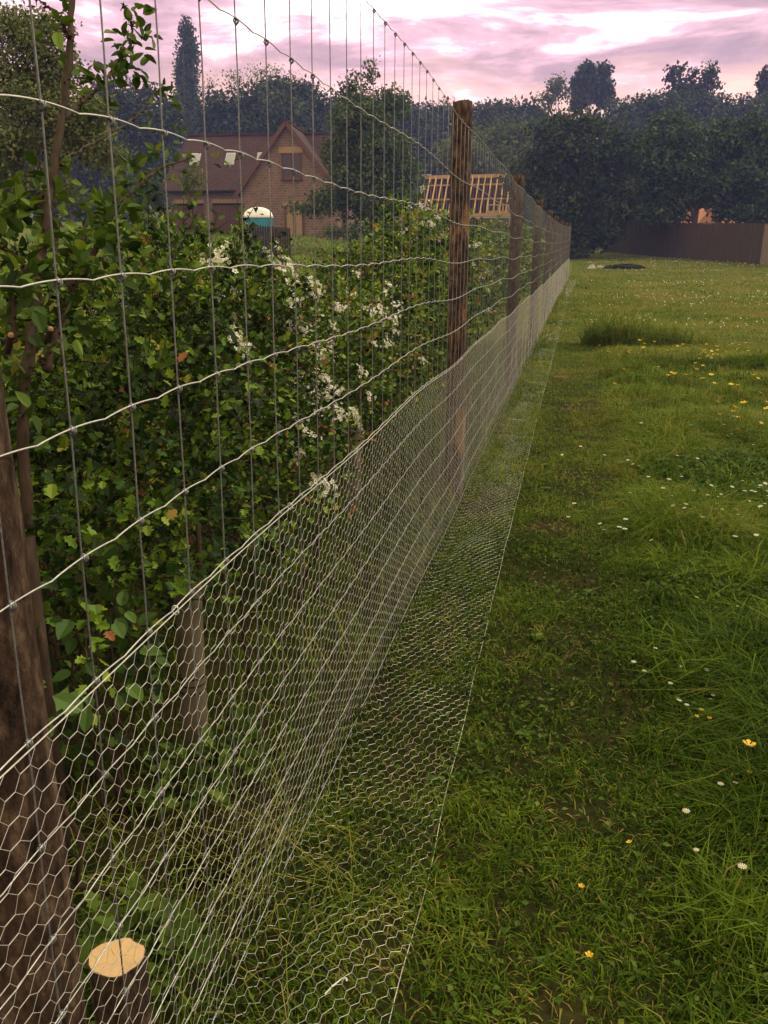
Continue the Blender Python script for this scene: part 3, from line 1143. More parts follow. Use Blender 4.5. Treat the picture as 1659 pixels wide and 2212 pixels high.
def tussock(label, cx, cy, r, h, n, w, tmin=.15, tmax=.55, name='grass_tussock'):
    mb = MB()
    a = rng.uniform(0, 6.28, n)
    rr = np.sqrt(rng.random(n)) * r
    x, y = cx + rr * np.cos(a) * 1.15, cy + rr * np.sin(a)
    k = rng.integers(0, 9, n)
    ca, cr_, ch = rng.uniform(0, 6.28, 9), rng.uniform(0, .8, 9) * r, rng.uniform(.45, 1.1, 9)
    ca[0], cr_[0], ch[0] = 0, 0, 1.1
    x = cx + (cr_ * np.cos(ca) * 1.2)[k] + rr * .5 * np.cos(a)
    y = cy + (cr_ * np.sin(ca))[k] + rr * .5 * np.sin(a)
    hh = h * ch[k] * (1 - .4 * (rr / r) ** 2) * rng.uniform(.35, 1.15, n)
    blades(mb, x, y, hh, w * rng.uniform(.6, 1.3, n), rng.uniform(.25, 1.5, n), np.clip(rng.uniform(tmin, tmax, n) + (rng.random(n) < .04) * .4, 0, 1))
    return tag(mb.build(name, M['grass'], loc=(cx, cy, float(gz(cx, cy)))), label, 'grass tussock')


tussock('tallest dark green grass tussock standing at the edge of the mown strip', .84, 13.6, .50, .95, 1700, .012, .36, .80)
tussock('lower dark grass tussock joined on the right of the tallest one', 1.62, 14.3, .62, .50, 1300, .012, .36, .80)
tussock('dark rough grass tussock at the right edge behind the buttercups', 2.35, 11.3, .5, .40, 1500, .011, .3, .7)
tussock('bright green tuft of long grass in the bottom right foreground', .40, 1.62, .16, .17, 520, .0042, .35, .62)
tussock('tuft of long pale grass blades at the right edge of the foreground', .60, 2.05, .17, .22, 420, .004, .3, .7)
tussock('sprawling grass tuft in the very bottom right corner', .42, 1.22, .18, .13, 480, .004, .25, .55)
tussock('small grass tuft left of the single large buttercup', .34, 2.25, .10, .11, 220, .004, .2, .5)

# ------------------------------------------------------------------ flowers in the grass
BUT = [(0.76, 11.05), (0.87, 10.98), (0.9, 11.09), (0.92, 10.95), (0.94, 11.0), (1.09, 10.87), (1.25, 11.27), (1.31, 11.24), (1.37, 11.47), (1.42, 11.7), (1.41, 11.27), (1.51, 11.29), (1.56, 10.77), (1.66, 11.32), (1.65, 11.12), (1.65, 11.05), (1.62, 10.85), (1.7, 11.04), (1.63, 10.69), (1.67, 10.74), (1.67, 10.61), (1.61, 10.34), (1.77, 11.14), (1.73, 10.69), (1.7, 10.5), (1.7, 10.27), (1.64, 10.09), (1.84, 10.63), (1.46, 10.07), (2.09, 11.96), (2.21, 12.17), (2.16, 11.54), (2.24, 11.62), (1.99, 10.2), (0.99, 9.41), (1.01, 8.89), (1.33, 9.5), (1.37, 9.34), (1.03, 8.49), (1.11, 8.99), (1.2, 8.94), (1.3, 8.69), (1.3, 8.6), (1.31, 8.55), (1.34, 8.43), (1.34, 8.06), (1.44, 8.21), (1.26, 7.48), (1.44, 7.89), (1.49, 7.76), (1.36, 7.03), (1.27, 6.84), (1.17, 6.65), (1.21, 6.4), (1.33, 6.64), (1.43, 6.61), (1.42, 6.44), (1.53, 6.74), (1.4, 6.12), (1.72, 8.09), (1.83, 8.68), (1.76, 8.57), (1.59, 7.35), (0.66, 10.39), (0.48, 10.54), (0.61, 8.79), (0.44, 8.2), (0.43, 11.63)]
DAI = [(0.59, 6.63), (0.7, 6.77), (0.94, 6.52), (0.44, 6.24), (0.44, 5.75), (0.44, 5.6), (0.57, 5.75), (0.78, 5.69), (0.41, 5.35), (0.45, 5.35), (0.48, 5.32), (0.72, 5.07), (0.87, 5.53), (0.46, 4.89), (0.51, 4.83), (0.64, 4.84), (0.4, 4.68), (0.45, 4.61), (0.56, 4.59), (0.62, 4.66), (0.72, 4.68), (0.83, 4.8), (0.87, 4.66), (0.89, 4.67), (0.95, 4.77), (0.97, 4.76), (1.03, 5.07), (0.98, 4.7), (1.04, 4.79), (1.01, 4.65), (1.05, 4.69), (1.1, 4.95), (1.11, 4.9), (1.14, 4.92), (1.09, 4.66), (1.06, 4.58), (1.14, 4.76), (1.16, 4.93), (0.93, 4.46), (0.86, 4.4), (0.81, 4.43), (1.02, 4.39), (0.91, 4.36), (0.74, 4.23), (0.63, 4.34), (0.59, 4.4), (0.62, 4.33), (0.55, 4.38), (0.66, 4.4), (0.21, 4.02), (0.33, 3.92), (0.3, 3.91), (0.22, 3.88), (0.44, 3.83), (0.33, 3.79), (0.82, 3.95), (0.91, 3.95), (0.98, 4.01), (0.07, 4.15), (0.05, 4.07), (0.12, 5.66), (-0.0, 5.53), (0.28, 5.43), (1.3, 6.1), (1.22, 5.38), (1.24, 6.91), (1.37, 7.05), (1.18, 6.68), (1.18, 6.27), (1.16, 6.3), (0.81, 4.54), (0.77, 4.63)]
DAI2 = [(0.61, 2.92), (0.65, 2.9), (0.59, 2.85), (0.55, 2.8), (0.43, 2.71), (0.45, 2.71), (0.52, 2.67), (0.39, 2.55), (0.51, 2.53), (0.53, 2.52), (0.4, 2.41), (0.42, 2.42), (0.67, 2.44), (0.47, 1.99), (0.5, 2.01), (0.36, 1.81), (0.37, 1.74), (0.73, 3.26), (0.56, 3.24), (0.36, 2.81), (0.33, 2.63), (0.28, 2.68), (0.44, 1.32), (0.45, 1.62)]
YEL = [(0.46, 2.38), (0.45, 2.35), (0.48, 2.38), (0.51, 2.06), (0.53, 2.06), (0.21, 1.71), (0.1, 1.57), (0.13, 1.34)]


def flower_mesh(kind, size, h):
    mb = MB()
    lean = rng.normal(0, .1, 2)
    top = np.array([lean[0] * h, lean[1] * h, h])
    mb.tube([(0, 0, -.01), top * [.4, .4, .55], top], size * .07, 4, mat=1)
    N = np.array([[rng.normal(0, .35), rng.normal(-.25, .3), 1.0]])
    if kind == 'buttercup':
        t = (FLOWER5[0] * [1, 1, 3.0], FLOWER5[1])
        mb.scatter(t, top[None], np.array([[0, 1., 0]]), N, size, rng.random(1))
        mb.scatter(DISC, top[None] + [[0, 0, size * .22]], np.array([[0, 1., 0]]), N, size * .28, [0.0])
    else:
        mb.scatter(DAISY_RAY, top[None], np.array([[0, 1., 0]]), N, size, [.8])
        mb.scatter(DISC, top[None] + unit(N) * size * .13, np.array([[0, 1., 0]]), N, size * .36, [.5], 2)
    return mb


def flowers(kind, pts, size, hr, label, group, nproto=4):
    mats = [M['petal_yellow'], M['flower_green']] if kind == 'buttercup' else [M['petal_white'], M['flower_green'], M['petal_yellow']]
    protos = []
    for i, (x, y) in enumerate(pts):
        if i < nproto:
            o = flower_mesh(kind, size, rng.uniform(*hr)).build(kind, mats)
            protos.append(o)
        else:
            o = protos[i % nproto].copy()
            C.objects.link(o)
        o.location = (x, y, float(gz(x, y)))
        o.rotation_euler = (0, 0, rng.uniform(0, 6.28))
        o.scale = [rng.uniform(.8, 1.25)] * 3
        tag(o, label, kind, group)


flowers('buttercup', BUT, .022, (.22, .34), 'small yellow buttercup standing in the rough grass on the right', 'buttercups in the rough grass')
flowers('daisy', DAI, .0105, (.09, .15), 'white daisy in the rough grass around the weed patch', 'daisies around the weed patch')
flowers('daisy', DAI2, .0080, (.06, .11), 'white daisy in the foreground grass on the right', 'daisies in the foreground')
flowers('buttercup', YEL, .0075, (.05, .08), 'tiny half-open yellow buttercup in the foreground grass', 'tiny yellow flowers in the foreground')
mb = flower_mesh('buttercup', .019, .15)
o = mb.build('buttercup', [M['petal_yellow'], M['flower_green']])
o.location = (.52, 2.10, float(gz(.52, 2.1)))
tag(o, 'largest bright yellow buttercup alone in the foreground at the right', 'buttercup')

# white clover far out on the lawn: more heads than one could count
mb = MB()
n = 1500
y = 15 + 42 * rng.random(n)
x = .1 + xoff(y) + (.3 + .23 * y) * rng.random(n)
keep = rng.random(n) < sstep(.55, .8, VN(x * .5, y, .55)) * .8 + .03
x, y = x[keep], y[keep]
mb.scatter(SIMPLE, np.c_[x, y, gz(x, y) + .09], rdir(len(x)), np.tile([0, -.7, 1.], (len(x), 1)), .03 + .0006 * y, np.clip(rng.normal(.4, .2, len(x)), 0, 1))
tag(mb.build('white_clover', M['petal_white']), kind='stuff')


# ------------------------------------------------------------------ hedge shrubs
def shrub(label, x, y, lobes, nsh, size=.038, tmpl=LOBED, mat='hawthorn', nblossom=0, nstem=7, m=9, shoot=.16, tint=.42, red=.05, spread=.95, name='hawthorn_shrub',
          cat='shrub', group='hedge shrubs behind the fence', shell=.45, base_r=.12, stem_r=.012):
    root = thing(name, label, cat, (x, y, float(gz(x, y))), group=group)
    B, d = lobes_pts(lobes, nsh, shell)
    ok = B[:, 2] > .08
    B, d = B[ok], d[ok]
    D = unit(d + np.array([0, 0, .45]) + rng.normal(0, .35, B.shape))
    L = shoot * rng.uniform(.5, 1.3, len(B))
    t = np.clip(rng.normal(tint - .04, .27, len(B)), 0, .88)
    t = np.where(rng.random(len(B)) < red * .35, rng.uniform(.92, 1, len(B)), t)
    fo = MB()
    shoots(fo, B, D, L, m, size, tmpl, t, spread)
    fo.build('foliage', M[mat], root)
    st = MB()
    st.segs(B, B + D * L[:, None] * .9, .0016, 3)
    # stems from the ground into the lobes, side branches off them
    for k in range(nstem):
        a = rng.uniform(0, 6.28)
        b0 = np.array([base_r * math.cos(a), base_r * math.sin(a), -.02])
        tgt = B[rng.integers(len(B))] * [.8, .8, .95]
        P = limb(st, b0, tgt, stem_r * rng.uniform(.6, 1.1), .004, 8, .12)
        for q in range(4):
            i = rng.integers(2, 7)
            near = B[np.argsort(np.linalg.norm(B - P[i], axis=1))[rng.integers(5, 60) % len(B)]]
            limb(st, P[i], near, .005, .0018, 5, .15, 4)
    st.build('stem', M['stem'], root)
    if nblossom:
        out = d[:, 0] * .9 + d[:, 2] * .6 - d[:, 1] * .45 + rng.normal(0, .35, len(B))
        pick = np.argsort(-out)[:nblossom * 3]
        # gather the trusses in sprays, as they grow along the older branches
        ctr = B[rng.choice(pick, max(3, nblossom // 9))]
        dist = np.min(np.linalg.norm(B[pick][:, None] - ctr[None], axis=2), 1)
        pick = pick[np.argsort(dist)[:nblossom]]
        bl = MB()
        for i in pick:
            c = B[i] + D[i] * L[i] * .9
            nn = unit(d[i] + [.25, -.25, .7])
            k = rng.integers(10, 22)
            off = rng.normal(0, .021, (k, 3))
            off -= np.outer(off @ nn, nn) * .6
            N = nn + rng.normal(0, .35, (k, 3)) + off * 14
            bl.scatter(FLOWER5, c + off + nn * .02, rdir(k), N, rng.uniform(.0080, .0115, k), np.clip(rng.normal(.6, .3, k), 0, 1))
        bl.build('blossom', M['petal_white'], root)
    return root


def E3(x, y, z, a, b, c):
    return ((x, y, z), (a, b, c))


# near shrubs, each its own
shrub('dark leafy field maple shrub filling the hedge just behind the nearest post', -1.35, 1.75,
      [E3(0, 0, .62, .42, .5, .36), E3(.12, .45, .78, .35, .4, .36), E3(-.15, -.3, .9, .4, .4, .3)], 900, .033, tint=.36, red=.02, m=8)
shrub('hawthorn shrub with dark gaps and few blossoms left of the heavily flowering hawthorn', -1.40, 2.75,
      [E3(0, 0, .72, .36, .45, .42), E3(.1, .3, 1.05, .3, .35, .3), E3(.05, -.25, 1.1, .33, .3, .25), E3(.22, .3, .5, .25, .35, .28)], 800, .029, nblossom=9, tint=.40)
shrub('hawthorn shrub loaded with the most white blossom below the portable toilet', -1.50, 3.55,
      [E3(0, -.05, .85, .38, .46, .45), E3(-.02, -.15, 1.22, .32, .33, .32), E3(.18, .25, .62, .28, .4, .35), E3(-.12, -.35, 1.30, .22, .2, .24), E3(.05, .2, 1.05, .3, .3, .26)], 1250, .029, nblossom=60, tint=.40)
shrub('lower pale green shrub with reddish shoot tips next to the heavily flowering hawthorn', -1.52, 4.75,
      [E3(0, 0, .62, .42, .55, .38), E3(.1, .35, .85, .35, .42, .32), E3(-.1, -.3, .86, .35, .4, .28)], 1050, .030, nblossom=20, tint=.50, red=.13)
shrub('leafy hawthorn shrub with scattered blossom left of the second post', -1.55, 6.2,
      [E3(0, 0, .68, .45, .6, .45), E3(.1, .3, 1.0, .38, .45, .34), E3(-.1, -.35, .88, .38, .45, .32), E3(0, .3, 1.22, .24, .28, .24)], 1250, .032, nblossom=26, tint=.50, red=.06)
shrub('tall yellow-green hawthorn shrub rising directly behind the second post', -1.6, 8.1,
      [E3(0, 0, .8, .5, .65, .55), E3(.05, .25, 1.3, .42, .5, .42), E3(0, -.3, 1.2, .4, .45, .4), E3(0, .0, 1.62, .28, .32, .26)], 900, .046, nblossom=26, m=8, tint=.56, red=.05)

# farther ones: three kinds grown once, then repeated down the fence
protos = []
for k in range(3):
    protos.append(shrub('x', -1.7, 10.2 + k * 2.4,
                        [E3(0, 0, .8, .55, .75, .55), E3(.05, .35, 1.25, .45, .5, .42), E3(0, -.4, 1.15 + .1 * k, .45, .5, .42), E3(0, .05 * k, 1.62, .3, .36, .28)],
                        620, .062, nblossom=24 - 4 * k, m=7, shoot=.2, tint=.50 + .04 * k, red=.06))
more = [(-1.7, 17.4, 0, 1.05), (-1.75, 20, 2, .95), (-1.7, 22.8, 1, 1.0), (-1.7, 26, 0, 1.05), (-1.6, 29.5, 2, 1.0), (-1.5, 33, 1, 1.1)]
back = [(-2.9, 5.9, 1, .66), (-3.1, 8.2, 2, .72), (-3.2, 11.2, 0, .80), (-3.4, 14.9, 1, .85), (-3.9, 19, 2, .95), (-2.9, 2.5, 1, .74), (-4.9, 7.6, 0, .62), (-5.6, 11.0, 2, .68)]
shr = [(p, None) for p in protos]
names_row = ['hawthorn shrub just past the second post with blossom facing the fence', 'shrub half way between the second and the third post', 'rounded shrub standing next to the third post',
             'shrub seen through the wires between the third and the fourth post', 'shrub next to the fourth post', 'shrub past the fourth post', 'shrub by the fifth post', 'shrub by the sixth post', 'last hedge shrub before the dark trees']
names_back = ['shrub with reddish tips in the back row below the house gable', 'back row shrub right of the portable toilet', 'back row shrub below the leafy young tree', 'back row shrub below the unfinished roof',
              'far back row shrub behind the second post', 'back row shrub behind the thorny stems on the left', 'shrub standing in the paddock below the house door', 'shrub standing in the paddock left of the leafy young tree']
for i, p in enumerate(protos):
    p['label'] = names_row[i]
for i, (x, y, k, s) in enumerate(more):
    o = copy_tree(protos[k])
    o.location = (x + float(xoff(y)), y, float(gz(x, y)))
    o.rotation_euler.z = rng.uniform(-.6, .6)
    o.scale = (s, s, s)
    o['label'] = names_row[3 + i]
for i, (x, y, k, s) in enumerate(back):
    o = copy_tree(protos[k])
    o.location = (x, y, float(gz(x, y)) - .05)
    o.rotation_euler.z = rng.uniform(0, 6.28)
    o.scale = (s, s, s)
    o['label'] = names_back[i]


# ------------------------------------------------------------------ thorny tall shrub at the left
def thorny():
    bx, by = -1.22, 1.62
    root = thing('thorny_shrub', 'tall shrub with brown prickly stems reaching into the sky at the left edge', 'shrub', (bx, by, float(gz(bx, by))))
    o = np.array([bx, by, 0])

    def w(px, py, X):
        """where the line of sight meets the upright plane x = X along the hedge"""
        d = at(px, py, 1.0) - [0, 0, CAM_H]
        return d * (X / d[0]) + [0, 0, CAM_H] - o

    paths = [
        ([(60, 1150, -1.06), (45, 900, -1.08), (72, 650, -1.12), (108, 400, -1.16), (135, 230, -1.18), (152, 80, -1.2), (158, -160, -1.25)], .0130, .0065),
        ([(85, 800, -1.15), (190, 560, -1.2), (250, 440, -1.22), (330, 360, -1.25), (420, 330, -1.25)], .0095, .003),
        ([(95, 800, -1.1), (145, 640, -1.12), (185, 470, -1.2), (280, 400, -1.3)], .0090, .003),
        ([(30, 730, -1.0), (25, 640, -1.02), (60, 560, -1.05), (-60, 480, -1.1)], .006, .003),
        ([(132, 250, -1.18), (180, 205, -1.2), (215, 180, -1.22), (250, 130, -1.24), (283, 90, -1.26), (285, 40, -1.27), (265, 0, -1.3)], .0060, .0022),
        ([(152, 80, -1.2), (135, 40, -1.2), (112, 8, -1.22), (70, -20, -1.25)], .0045, .0018),
        ([(108, 400, -1.16), (60, 440, -1.2), (0, 470, -1.25)], .006, .0025),
        ([(72, 650, -1.12), (150, 600, -1.1), (230, 540, -1.12), (262, 480, -1.15)], .006, .002),
        ([(118, 350, -1.17), (200, 300, -1.3), (290, 250, -1.4), (340, 190, -1.45)], .005, .0018),
    ]
    st = MB()
    bud_P, bud_D = [], []
    for pts, r0, r1 in paths:
        Q = np.array([w(*q) for q in pts])
        t = np.linspace(0, len(Q) - 1, 9 * len(Q))
        P = np.stack([np.interp(t, range(len(Q)), Q[:, k]) for k in range(3)], 1)
        ker = np.ones(7) / 7
        Pp = np.vstack([np.repeat(P[:1], 3, 0), P, np.repeat(P[-1:], 3, 0)])
        P = np.stack([np.convolve(Pp[:, k], ker, 'valid') for k in range(3)], 1) + rng.normal(0, .0016, P.shape)
        R = np.linspace(r0, r1, len(P)) * (1 + .06 * rng.normal(size=len(P)))
        st.tube(P, R, 8)
        T = unit(np.gradient(P, axis=0))
        for i in rng.choice(len(P), int(len(P) * .9)):
            dd = unit(np.cross(T[i], rng.normal(size=3)))
            a = P[i] + dd * R[i] * .8
            st.tube([a, a + dd * .006 + T[i] * .001, a + dd * .013 - [0, 0, .003]], [.0030, .0014, .0003], 5, cap=False)
        lowm = (P[:, 2] < 1.62) & (np.arange(len(P)) > 7)
        bud_P.append(P[lowm])
        bud_D.append(T[lowm])
    st.tube([w(60, 1150, -1.06) * [1, 1, 1], np.array([w(60, 1150, -1.06)[0] - .02, w(60, 1150, -1.06)[1], -.03])], [.0135, .017], 8)
    st.build('stem', M['stem'], root, smooth=True)
    # pruned ends
    for q in ((22, 712, -1.0), (108, 700, -1.05)):
        c = MB()
        p = w(*q)
        d_ = unit(np.array([.5, -.4, .6]))
        c.tube([p - d_ * .05, p], [.0065, .0068], 8)
        c.tube([p, p + d_ * .005], [.0060, .0035], 7, mat=1)
        c.build('pruned_end', [M['stem'], M['cut']], root)
    BP, BD = np.vstack(bud_P), np.vstack(bud_D)
    fo = MB()
    n = 150
    i = rng.integers(0, len(BP), n)
    D = unit(BD[i] * .4 + rdir(n, .4))
    shoots(fo, BP[i], D, rng.uniform(.05, .11, n), 5, .036, OVAL, np.clip(rng.normal(.42, .16, n), 0, 1), .9)
    # the leafy mass round the stems
    lob = [E3(-.55, .05, 1.52, .34, .50, .18), E3(-.50, .55, 1.22, .40, .60, .26), E3(-.42, -.10, 1.28, .28, .45, .26), E3(-.85, -.05, 1.74, .36, .40, .16), E3(-.34, .15, .96, .3, .5, .25)]
    B, d = lobes_pts(lob, 560, .35)
    D = unit(d + [0, 0, .4] + rng.normal(0, .4, B.shape))
    hi_ = B[:, 2] > 1.35
    for mk, tm, sz in ((hi_, OVAL, .034), (~hi_, LOBED, .040)):
        shoots(fo, B[mk], D[mk], rng.uniform(.08, .2, mk.sum()), 11, sz * .84, tm, np.clip(rng.normal(.44, .26, mk.sum()), 0, 1), .95)
    st2 = MB()
    fo.segs(B, B + D * .13, .0012, 3, tint=.1)
    # the leafy spray against the sky and the drooping ones below it
    for q, L, k in (((285, 60, -1.27), .10, 12), ((300, 100, -1.27), .09, 12), ((255, 130, -1.24), .08, 10), ((215, 185, -1.22), .10, 12), ((195, 155, -1.22), .08, 8), ((112, 20, -1.2), .06, 7),
                    ((345, 320, -1.25), .12, 10), ((420, 335, -1.25), .12, 10), ((300, 395, -1.3), .12, 10), ((255, 490, -1.15), .1, 9), ((330, 200, -1.4), .07, 6)):
        p = w(*q)
        D = unit(rdir(4, .3))
        shoots(fo, np.tile(p, (4, 1)), D, L, k // 2 + 1, .036, OVAL, np.clip(rng.normal(.4, .1, 4), 0, 1), .9)
    fo.build('foliage', M['rose'], root)
    return root


thorny()

# big soft leaves low in the shade next to the nearest post
br = thing('sycamore_seedling', 'seedling with large pale lobed leaves beside the nearest post', 'seedling', (-.92, 1.12, float(gz(-.92, 1.12))))
mb = MB()
B = np.array([[.02, .02, .62], [.05, .04, .66], [-.02, .05, .58], [.04, -.02, .70]])
D = np.array([[.3, .3, -.5], [.5, .2, -.3], [-.3, .6, -.3], [.1, .8, .1]])
mb.scatter(LOBED, B, D, np.array([[.5, -.5, .8]] * 4) + rng.normal(0, .2, (4, 3)), [.055, .06, .045, .05], [.35, .5, .3, .35])
mb.build('foliage', M['broad'], br)
mb = MB()
limb(mb, (0, 0, -.02), (.03, .03, .72), .006, .003, 8, .06)
mb.build('stem', M['stem'], br)
br = thing('hazel_seedling', 'low shrub with broad rounded ribbed leaves in the shade right of the nearest post', 'shrub', (-1.05, 1.62, float(gz(-1.05, 1.62))))
mb = MB()
n = 60
B, d = lobes_pts([E3(0, .02, .62, .16, .26, .16), E3(0, .0, .45, .14, .25, .15)], n, .3)
mb.scatter(OVAL, B, d + [0, 0, -.35], d + [.4, -.4, .8], rng.uniform(.035, .06, n), np.clip(rng.normal(.3, .2, n), 0, 1))
mb.build('foliage', M['broad'], br)
mb = MB()
for k in range(6):
    limb(mb, rng.normal(0, .03, 3) * [1, 1, 0], B[rng.integers(n)], .006, .002, 7, .12)
mb.build('stem', M['stem'], br)
# bare dead stems under the hedge
for k, (x, y, h, lab) in enumerate([(-.86, 1.32, .62, 'thin mossy dead stem leaning under the hedge beside the nearest post'), (-1.0, 2.35, .55, 'bare grey stem under the hedge behind the nearer tree guard'),
                                    (-1.05, 3.1, .6, 'bare dark stem under the hedge between the two tree guards')]):
    mb = MB()
    P = limb(mb, (0, 0, -.02), (rng.uniform(-.12, .12), rng.uniform(-.2, .1), h), .009, .004, 9, .1, 7)
    for q in range(5):
        i = rng.integers(3, 8)
        limb(mb, P[i], P[i] + rng.normal(0, .10, 3) + [0, 0, .06], .003, .001, 5, .15, 4)
    o = mb.build('dead_stem', M['stem'], smooth=True)
    o.location = (x, y, float(gz(x, y)))
    tag(o, lab, 'stem')


# ------------------------------------------------------------------ trees
def crown_leaves(mb, lobes, nclump, per, clr, leaf, tint, shell=.55, flat=.8):
    B, d = lobes_pts(lobes, nclump, shell)
    ct = rng.normal(tint, .22, nclump)
    off = np.clip(rng.normal(0, 1, (nclump, per, 3)), -1.5, 1.5) * [clr, clr, clr * flat] * .6
    P = B[:, None] + off
    out = unit(off + 1e-6)
    N = out * .5 + d[:, None] * .6 + np.array([0, 0, .55]) + rng.normal(0, .35, off.shape)
    Yd = rdir(nclump * per).reshape(off.shape)
    t = np.clip(ct[:, None] + rng.normal(0, .05, (nclump, per)), 0, 1)
    mb.scatter(SIMPLE, P.reshape(-1, 3), Yd.reshape(-1, 3), N.reshape(-1, 3), leaf * rng.uniform(.6, 1.3, nclump * per), t.ravel())
    return B


def tree(name, label, px, D, top, lobes_px, nclump, mat, tint=.45, leaf=None, per=16, clr=None, trunk_r=.2, shell=.55, limbs=9, group=None, depth_f=.9, cat='tree'):
    """lobes_px: (px, py, half width px, half height px) of each crown lobe; real sizes follow from the distance D"""
    base = at(px, 560, D)
    gx, gy = base[0], base[1]
    g = float(gz(gx, gy))
    root = thing(name, label, cat, (gx, gy, g), group=group)
    m = D / FPX
    away = unit(np.array([gx, gy, 0]))
    lobes = []
    for (lx, ly, hw, hh) in lobes_px:
        c = at(lx, ly, D) - [gx, gy, g] + away * rng.uniform(-.35, .35) * hw * m
        lobes.append((c, (hw * m, hw * m * depth_f, hh * m)))
    sub = []
    for (c, r) in lobes:
        r = np.array(r)
        ns = int(np.clip(3 + r.max() * 4.5, 4, 16))
        dd = rdir(ns, .15)
        for q in dd:
            f = rng.uniform(.34, .52)
            sub.append((c + q * r * (1 - f * .85), tuple(r * f)))
        sub.append((c, tuple(r * .55)))
    lobes = sub
    if leaf is None:
        leaf = max(.10, 5.2 * m * 2.16 * .8)
    if clr is None:
        clr = 2.3 * leaf
    cr = MB()
    B = crown_leaves(cr, lobes, nclump, per, clr, leaf, tint, shell)
    cr.build('crown', M[mat], root)
    tr = MB()
    zt = max(l[0][2] for l in lobes)
    ctr = np.mean([l[0] for l in lobes], 0)
    P = limb(tr, (0, 0, -.2), (ctr[0] * .7, ctr[1] * .7, zt * .82), trunk_r, trunk_r * .12, 12, .03, 8)
    for k in range(limbs):
        i = rng.integers(3, 10)
        limb(tr, P[i], B[rng.integers(len(B))], trunk_r * .3, trunk_r * .05, 7, .12, 5)
    tr.build('trunk', M['bark'], root, smooth=True)
    return root


# tall poplar
tree('poplar_tree', 'slim tall columnar poplar standing alone above the house roof against the sky', 405, 105, 35,
     [(404, 195, 22, 62), (405, 140, 20, 50), (404, 100, 15, 34), (403, 72, 10, 24), (402, 52, 5, 16), (408, 235, 27, 60), (398, 160, 14, 30), (414, 115, 10, 24)], 640, 'tree_dark', .5, leaf=.40, per=16, clr=.8, shell=.3)
# wood behind the house
tree('broad_tree', 'dark round-headed tree behind the left end of the house roof', 310, 78, 190,
     [(300, 270, 75, 85), (360, 250, 50, 62), (250, 240, 60, 70), (330, 330, 70, 80), (290, 360, 70, 80), (320, 205, 30, 22)], 900, 'tree_dark', .42)
tree('broad_tree', 'dark broad tree behind the middle of the house roof', 530, 85, 190,
     [(500, 245, 62, 52), (560, 225, 58, 46), (470, 270, 50, 50), (540, 290, 90, 50), (600, 270, 60, 55)], 900, 'tree_dark', .45)
tree('broad_tree', 'dark rounded tree behind the gable right of the poplar', 645, 88, 178,
     [(640, 230, 48, 48), (610, 210, 40, 30), (675, 250, 40, 50), (650, 290, 62, 60), (660, 202, 22, 18)], 700, 'tree_dark', .45)
tree('twiggy_tree', 'pale thin-leaved tree peeping over the dark wood behind the house', 560, 120, 150,
     [(455, 185, 16, 18), (510, 172, 22, 18), (555, 165, 20, 20), (590, 172, 24, 20), (635, 180, 22, 16)], 150, 'tree_pale', .6, leaf=.35, per=7, clr=1.3, shell=.2)
# leafy young tree right of the house
tree('leafy_tree', 'broad leafy green tree with a thin leading shoot right of the brick gable', 805, 40, 118,
     [(805, 420, 112, 72), (815, 345, 105, 62), (800, 275, 88, 60), (775, 215, 48, 42), (838, 235, 50, 46), (760, 178, 16, 28), (800, 165, 13, 35), (803, 132, 5, 16), (700, 440, 55, 26), (880, 400, 50, 56), (735, 330, 42, 46), (735, 395, 48, 42), (640, 448, 22, 9)],
     1900, 'tree_mid', .58, leaf=.17, clr=.36, trunk_r=.13, shell=.5)
# belt across the middle
for k, (px, tp, w, lab) in enumerate([(745, 215, 60, 'dark tree of the far belt left of the leading shoot'), (850, 222, 70, 'dark tree of the far belt right of the leafy young tree'), (940, 226, 62, 'dark tree of the far belt behind the tall second post'),
                                      (1055, 228, 56, 'dark tree of the far belt just right of the second post'), (1130, 222, 60, 'dark tree of the far belt left of the twin poplars')]):
    tree('belt_tree', lab, px, 108, tp, [(px - w * .4, tp + 42, w * .6, 40), (px + w * .45, tp + 38, w * .6, 40), (px, tp + 34, w * .55, 32), (px, tp + 110, w, 80), (px + w * .3, tp + 8, 10, 12)], 420, 'tree_dark', .45, group='trees of the far belt')
tree('pale_tree', 'olive green tree in front of the far belt right of the second post', 1050, 78, 250,
     [(1030, 310, 55, 52), (1075, 320, 60, 60), (1050, 360, 80, 60), (990, 350, 50, 60), (1110, 300, 40, 40)], 700, 'tree_pale', .40)
# dark tree by the end of the fence
tree('dark_tree', 'large dark tree with foliage down to the ground at the end of the fence', 1245, 51, 222,
     [(1240, 290, 70, 62), (1180, 330, 75, 70), (1290, 340, 70, 75), (1230, 400, 120, 90), (1180, 440, 75, 70), (1290, 450, 75, 70), (1225, 500, 60, 60), (1130, 390, 50, 60), (1280, 515, 50, 34), (1235, 535, 55, 34), (1210, 490, 60, 50), (1310, 500, 40, 34), (1320, 400, 55, 62), (1345, 460, 40, 30)],
     2300, 'tree_dark', .44, leaf=.24, clr=.5, trunk_r=.2)
tree('conifer_tree', 'pale conifer with drooping tips left of the twin poplars', 1200, 118, 165,
     [(1200, 195, 16, 26), (1202, 172, 6, 14), (1185, 212, 22, 12), (1222, 205, 20, 12), (1190, 188, 14, 6), (1218, 186, 14, 6)], 170, 'tree_pale', .35, leaf=.4, per=8, clr=1.0, shell=.2)
tree('twin_poplar', 'left and larger of the two blue-dark poplars on the right skyline', 1264, 110, 132,
     [(1264, 195, 24, 46), (1268, 158, 16, 20), (1250, 205, 15, 36), (1274, 147, 7, 11), (1258, 170, 12, 20)], 330, 'tree_dark', .42, leaf=.5, per=16, clr=.6, shell=.2)
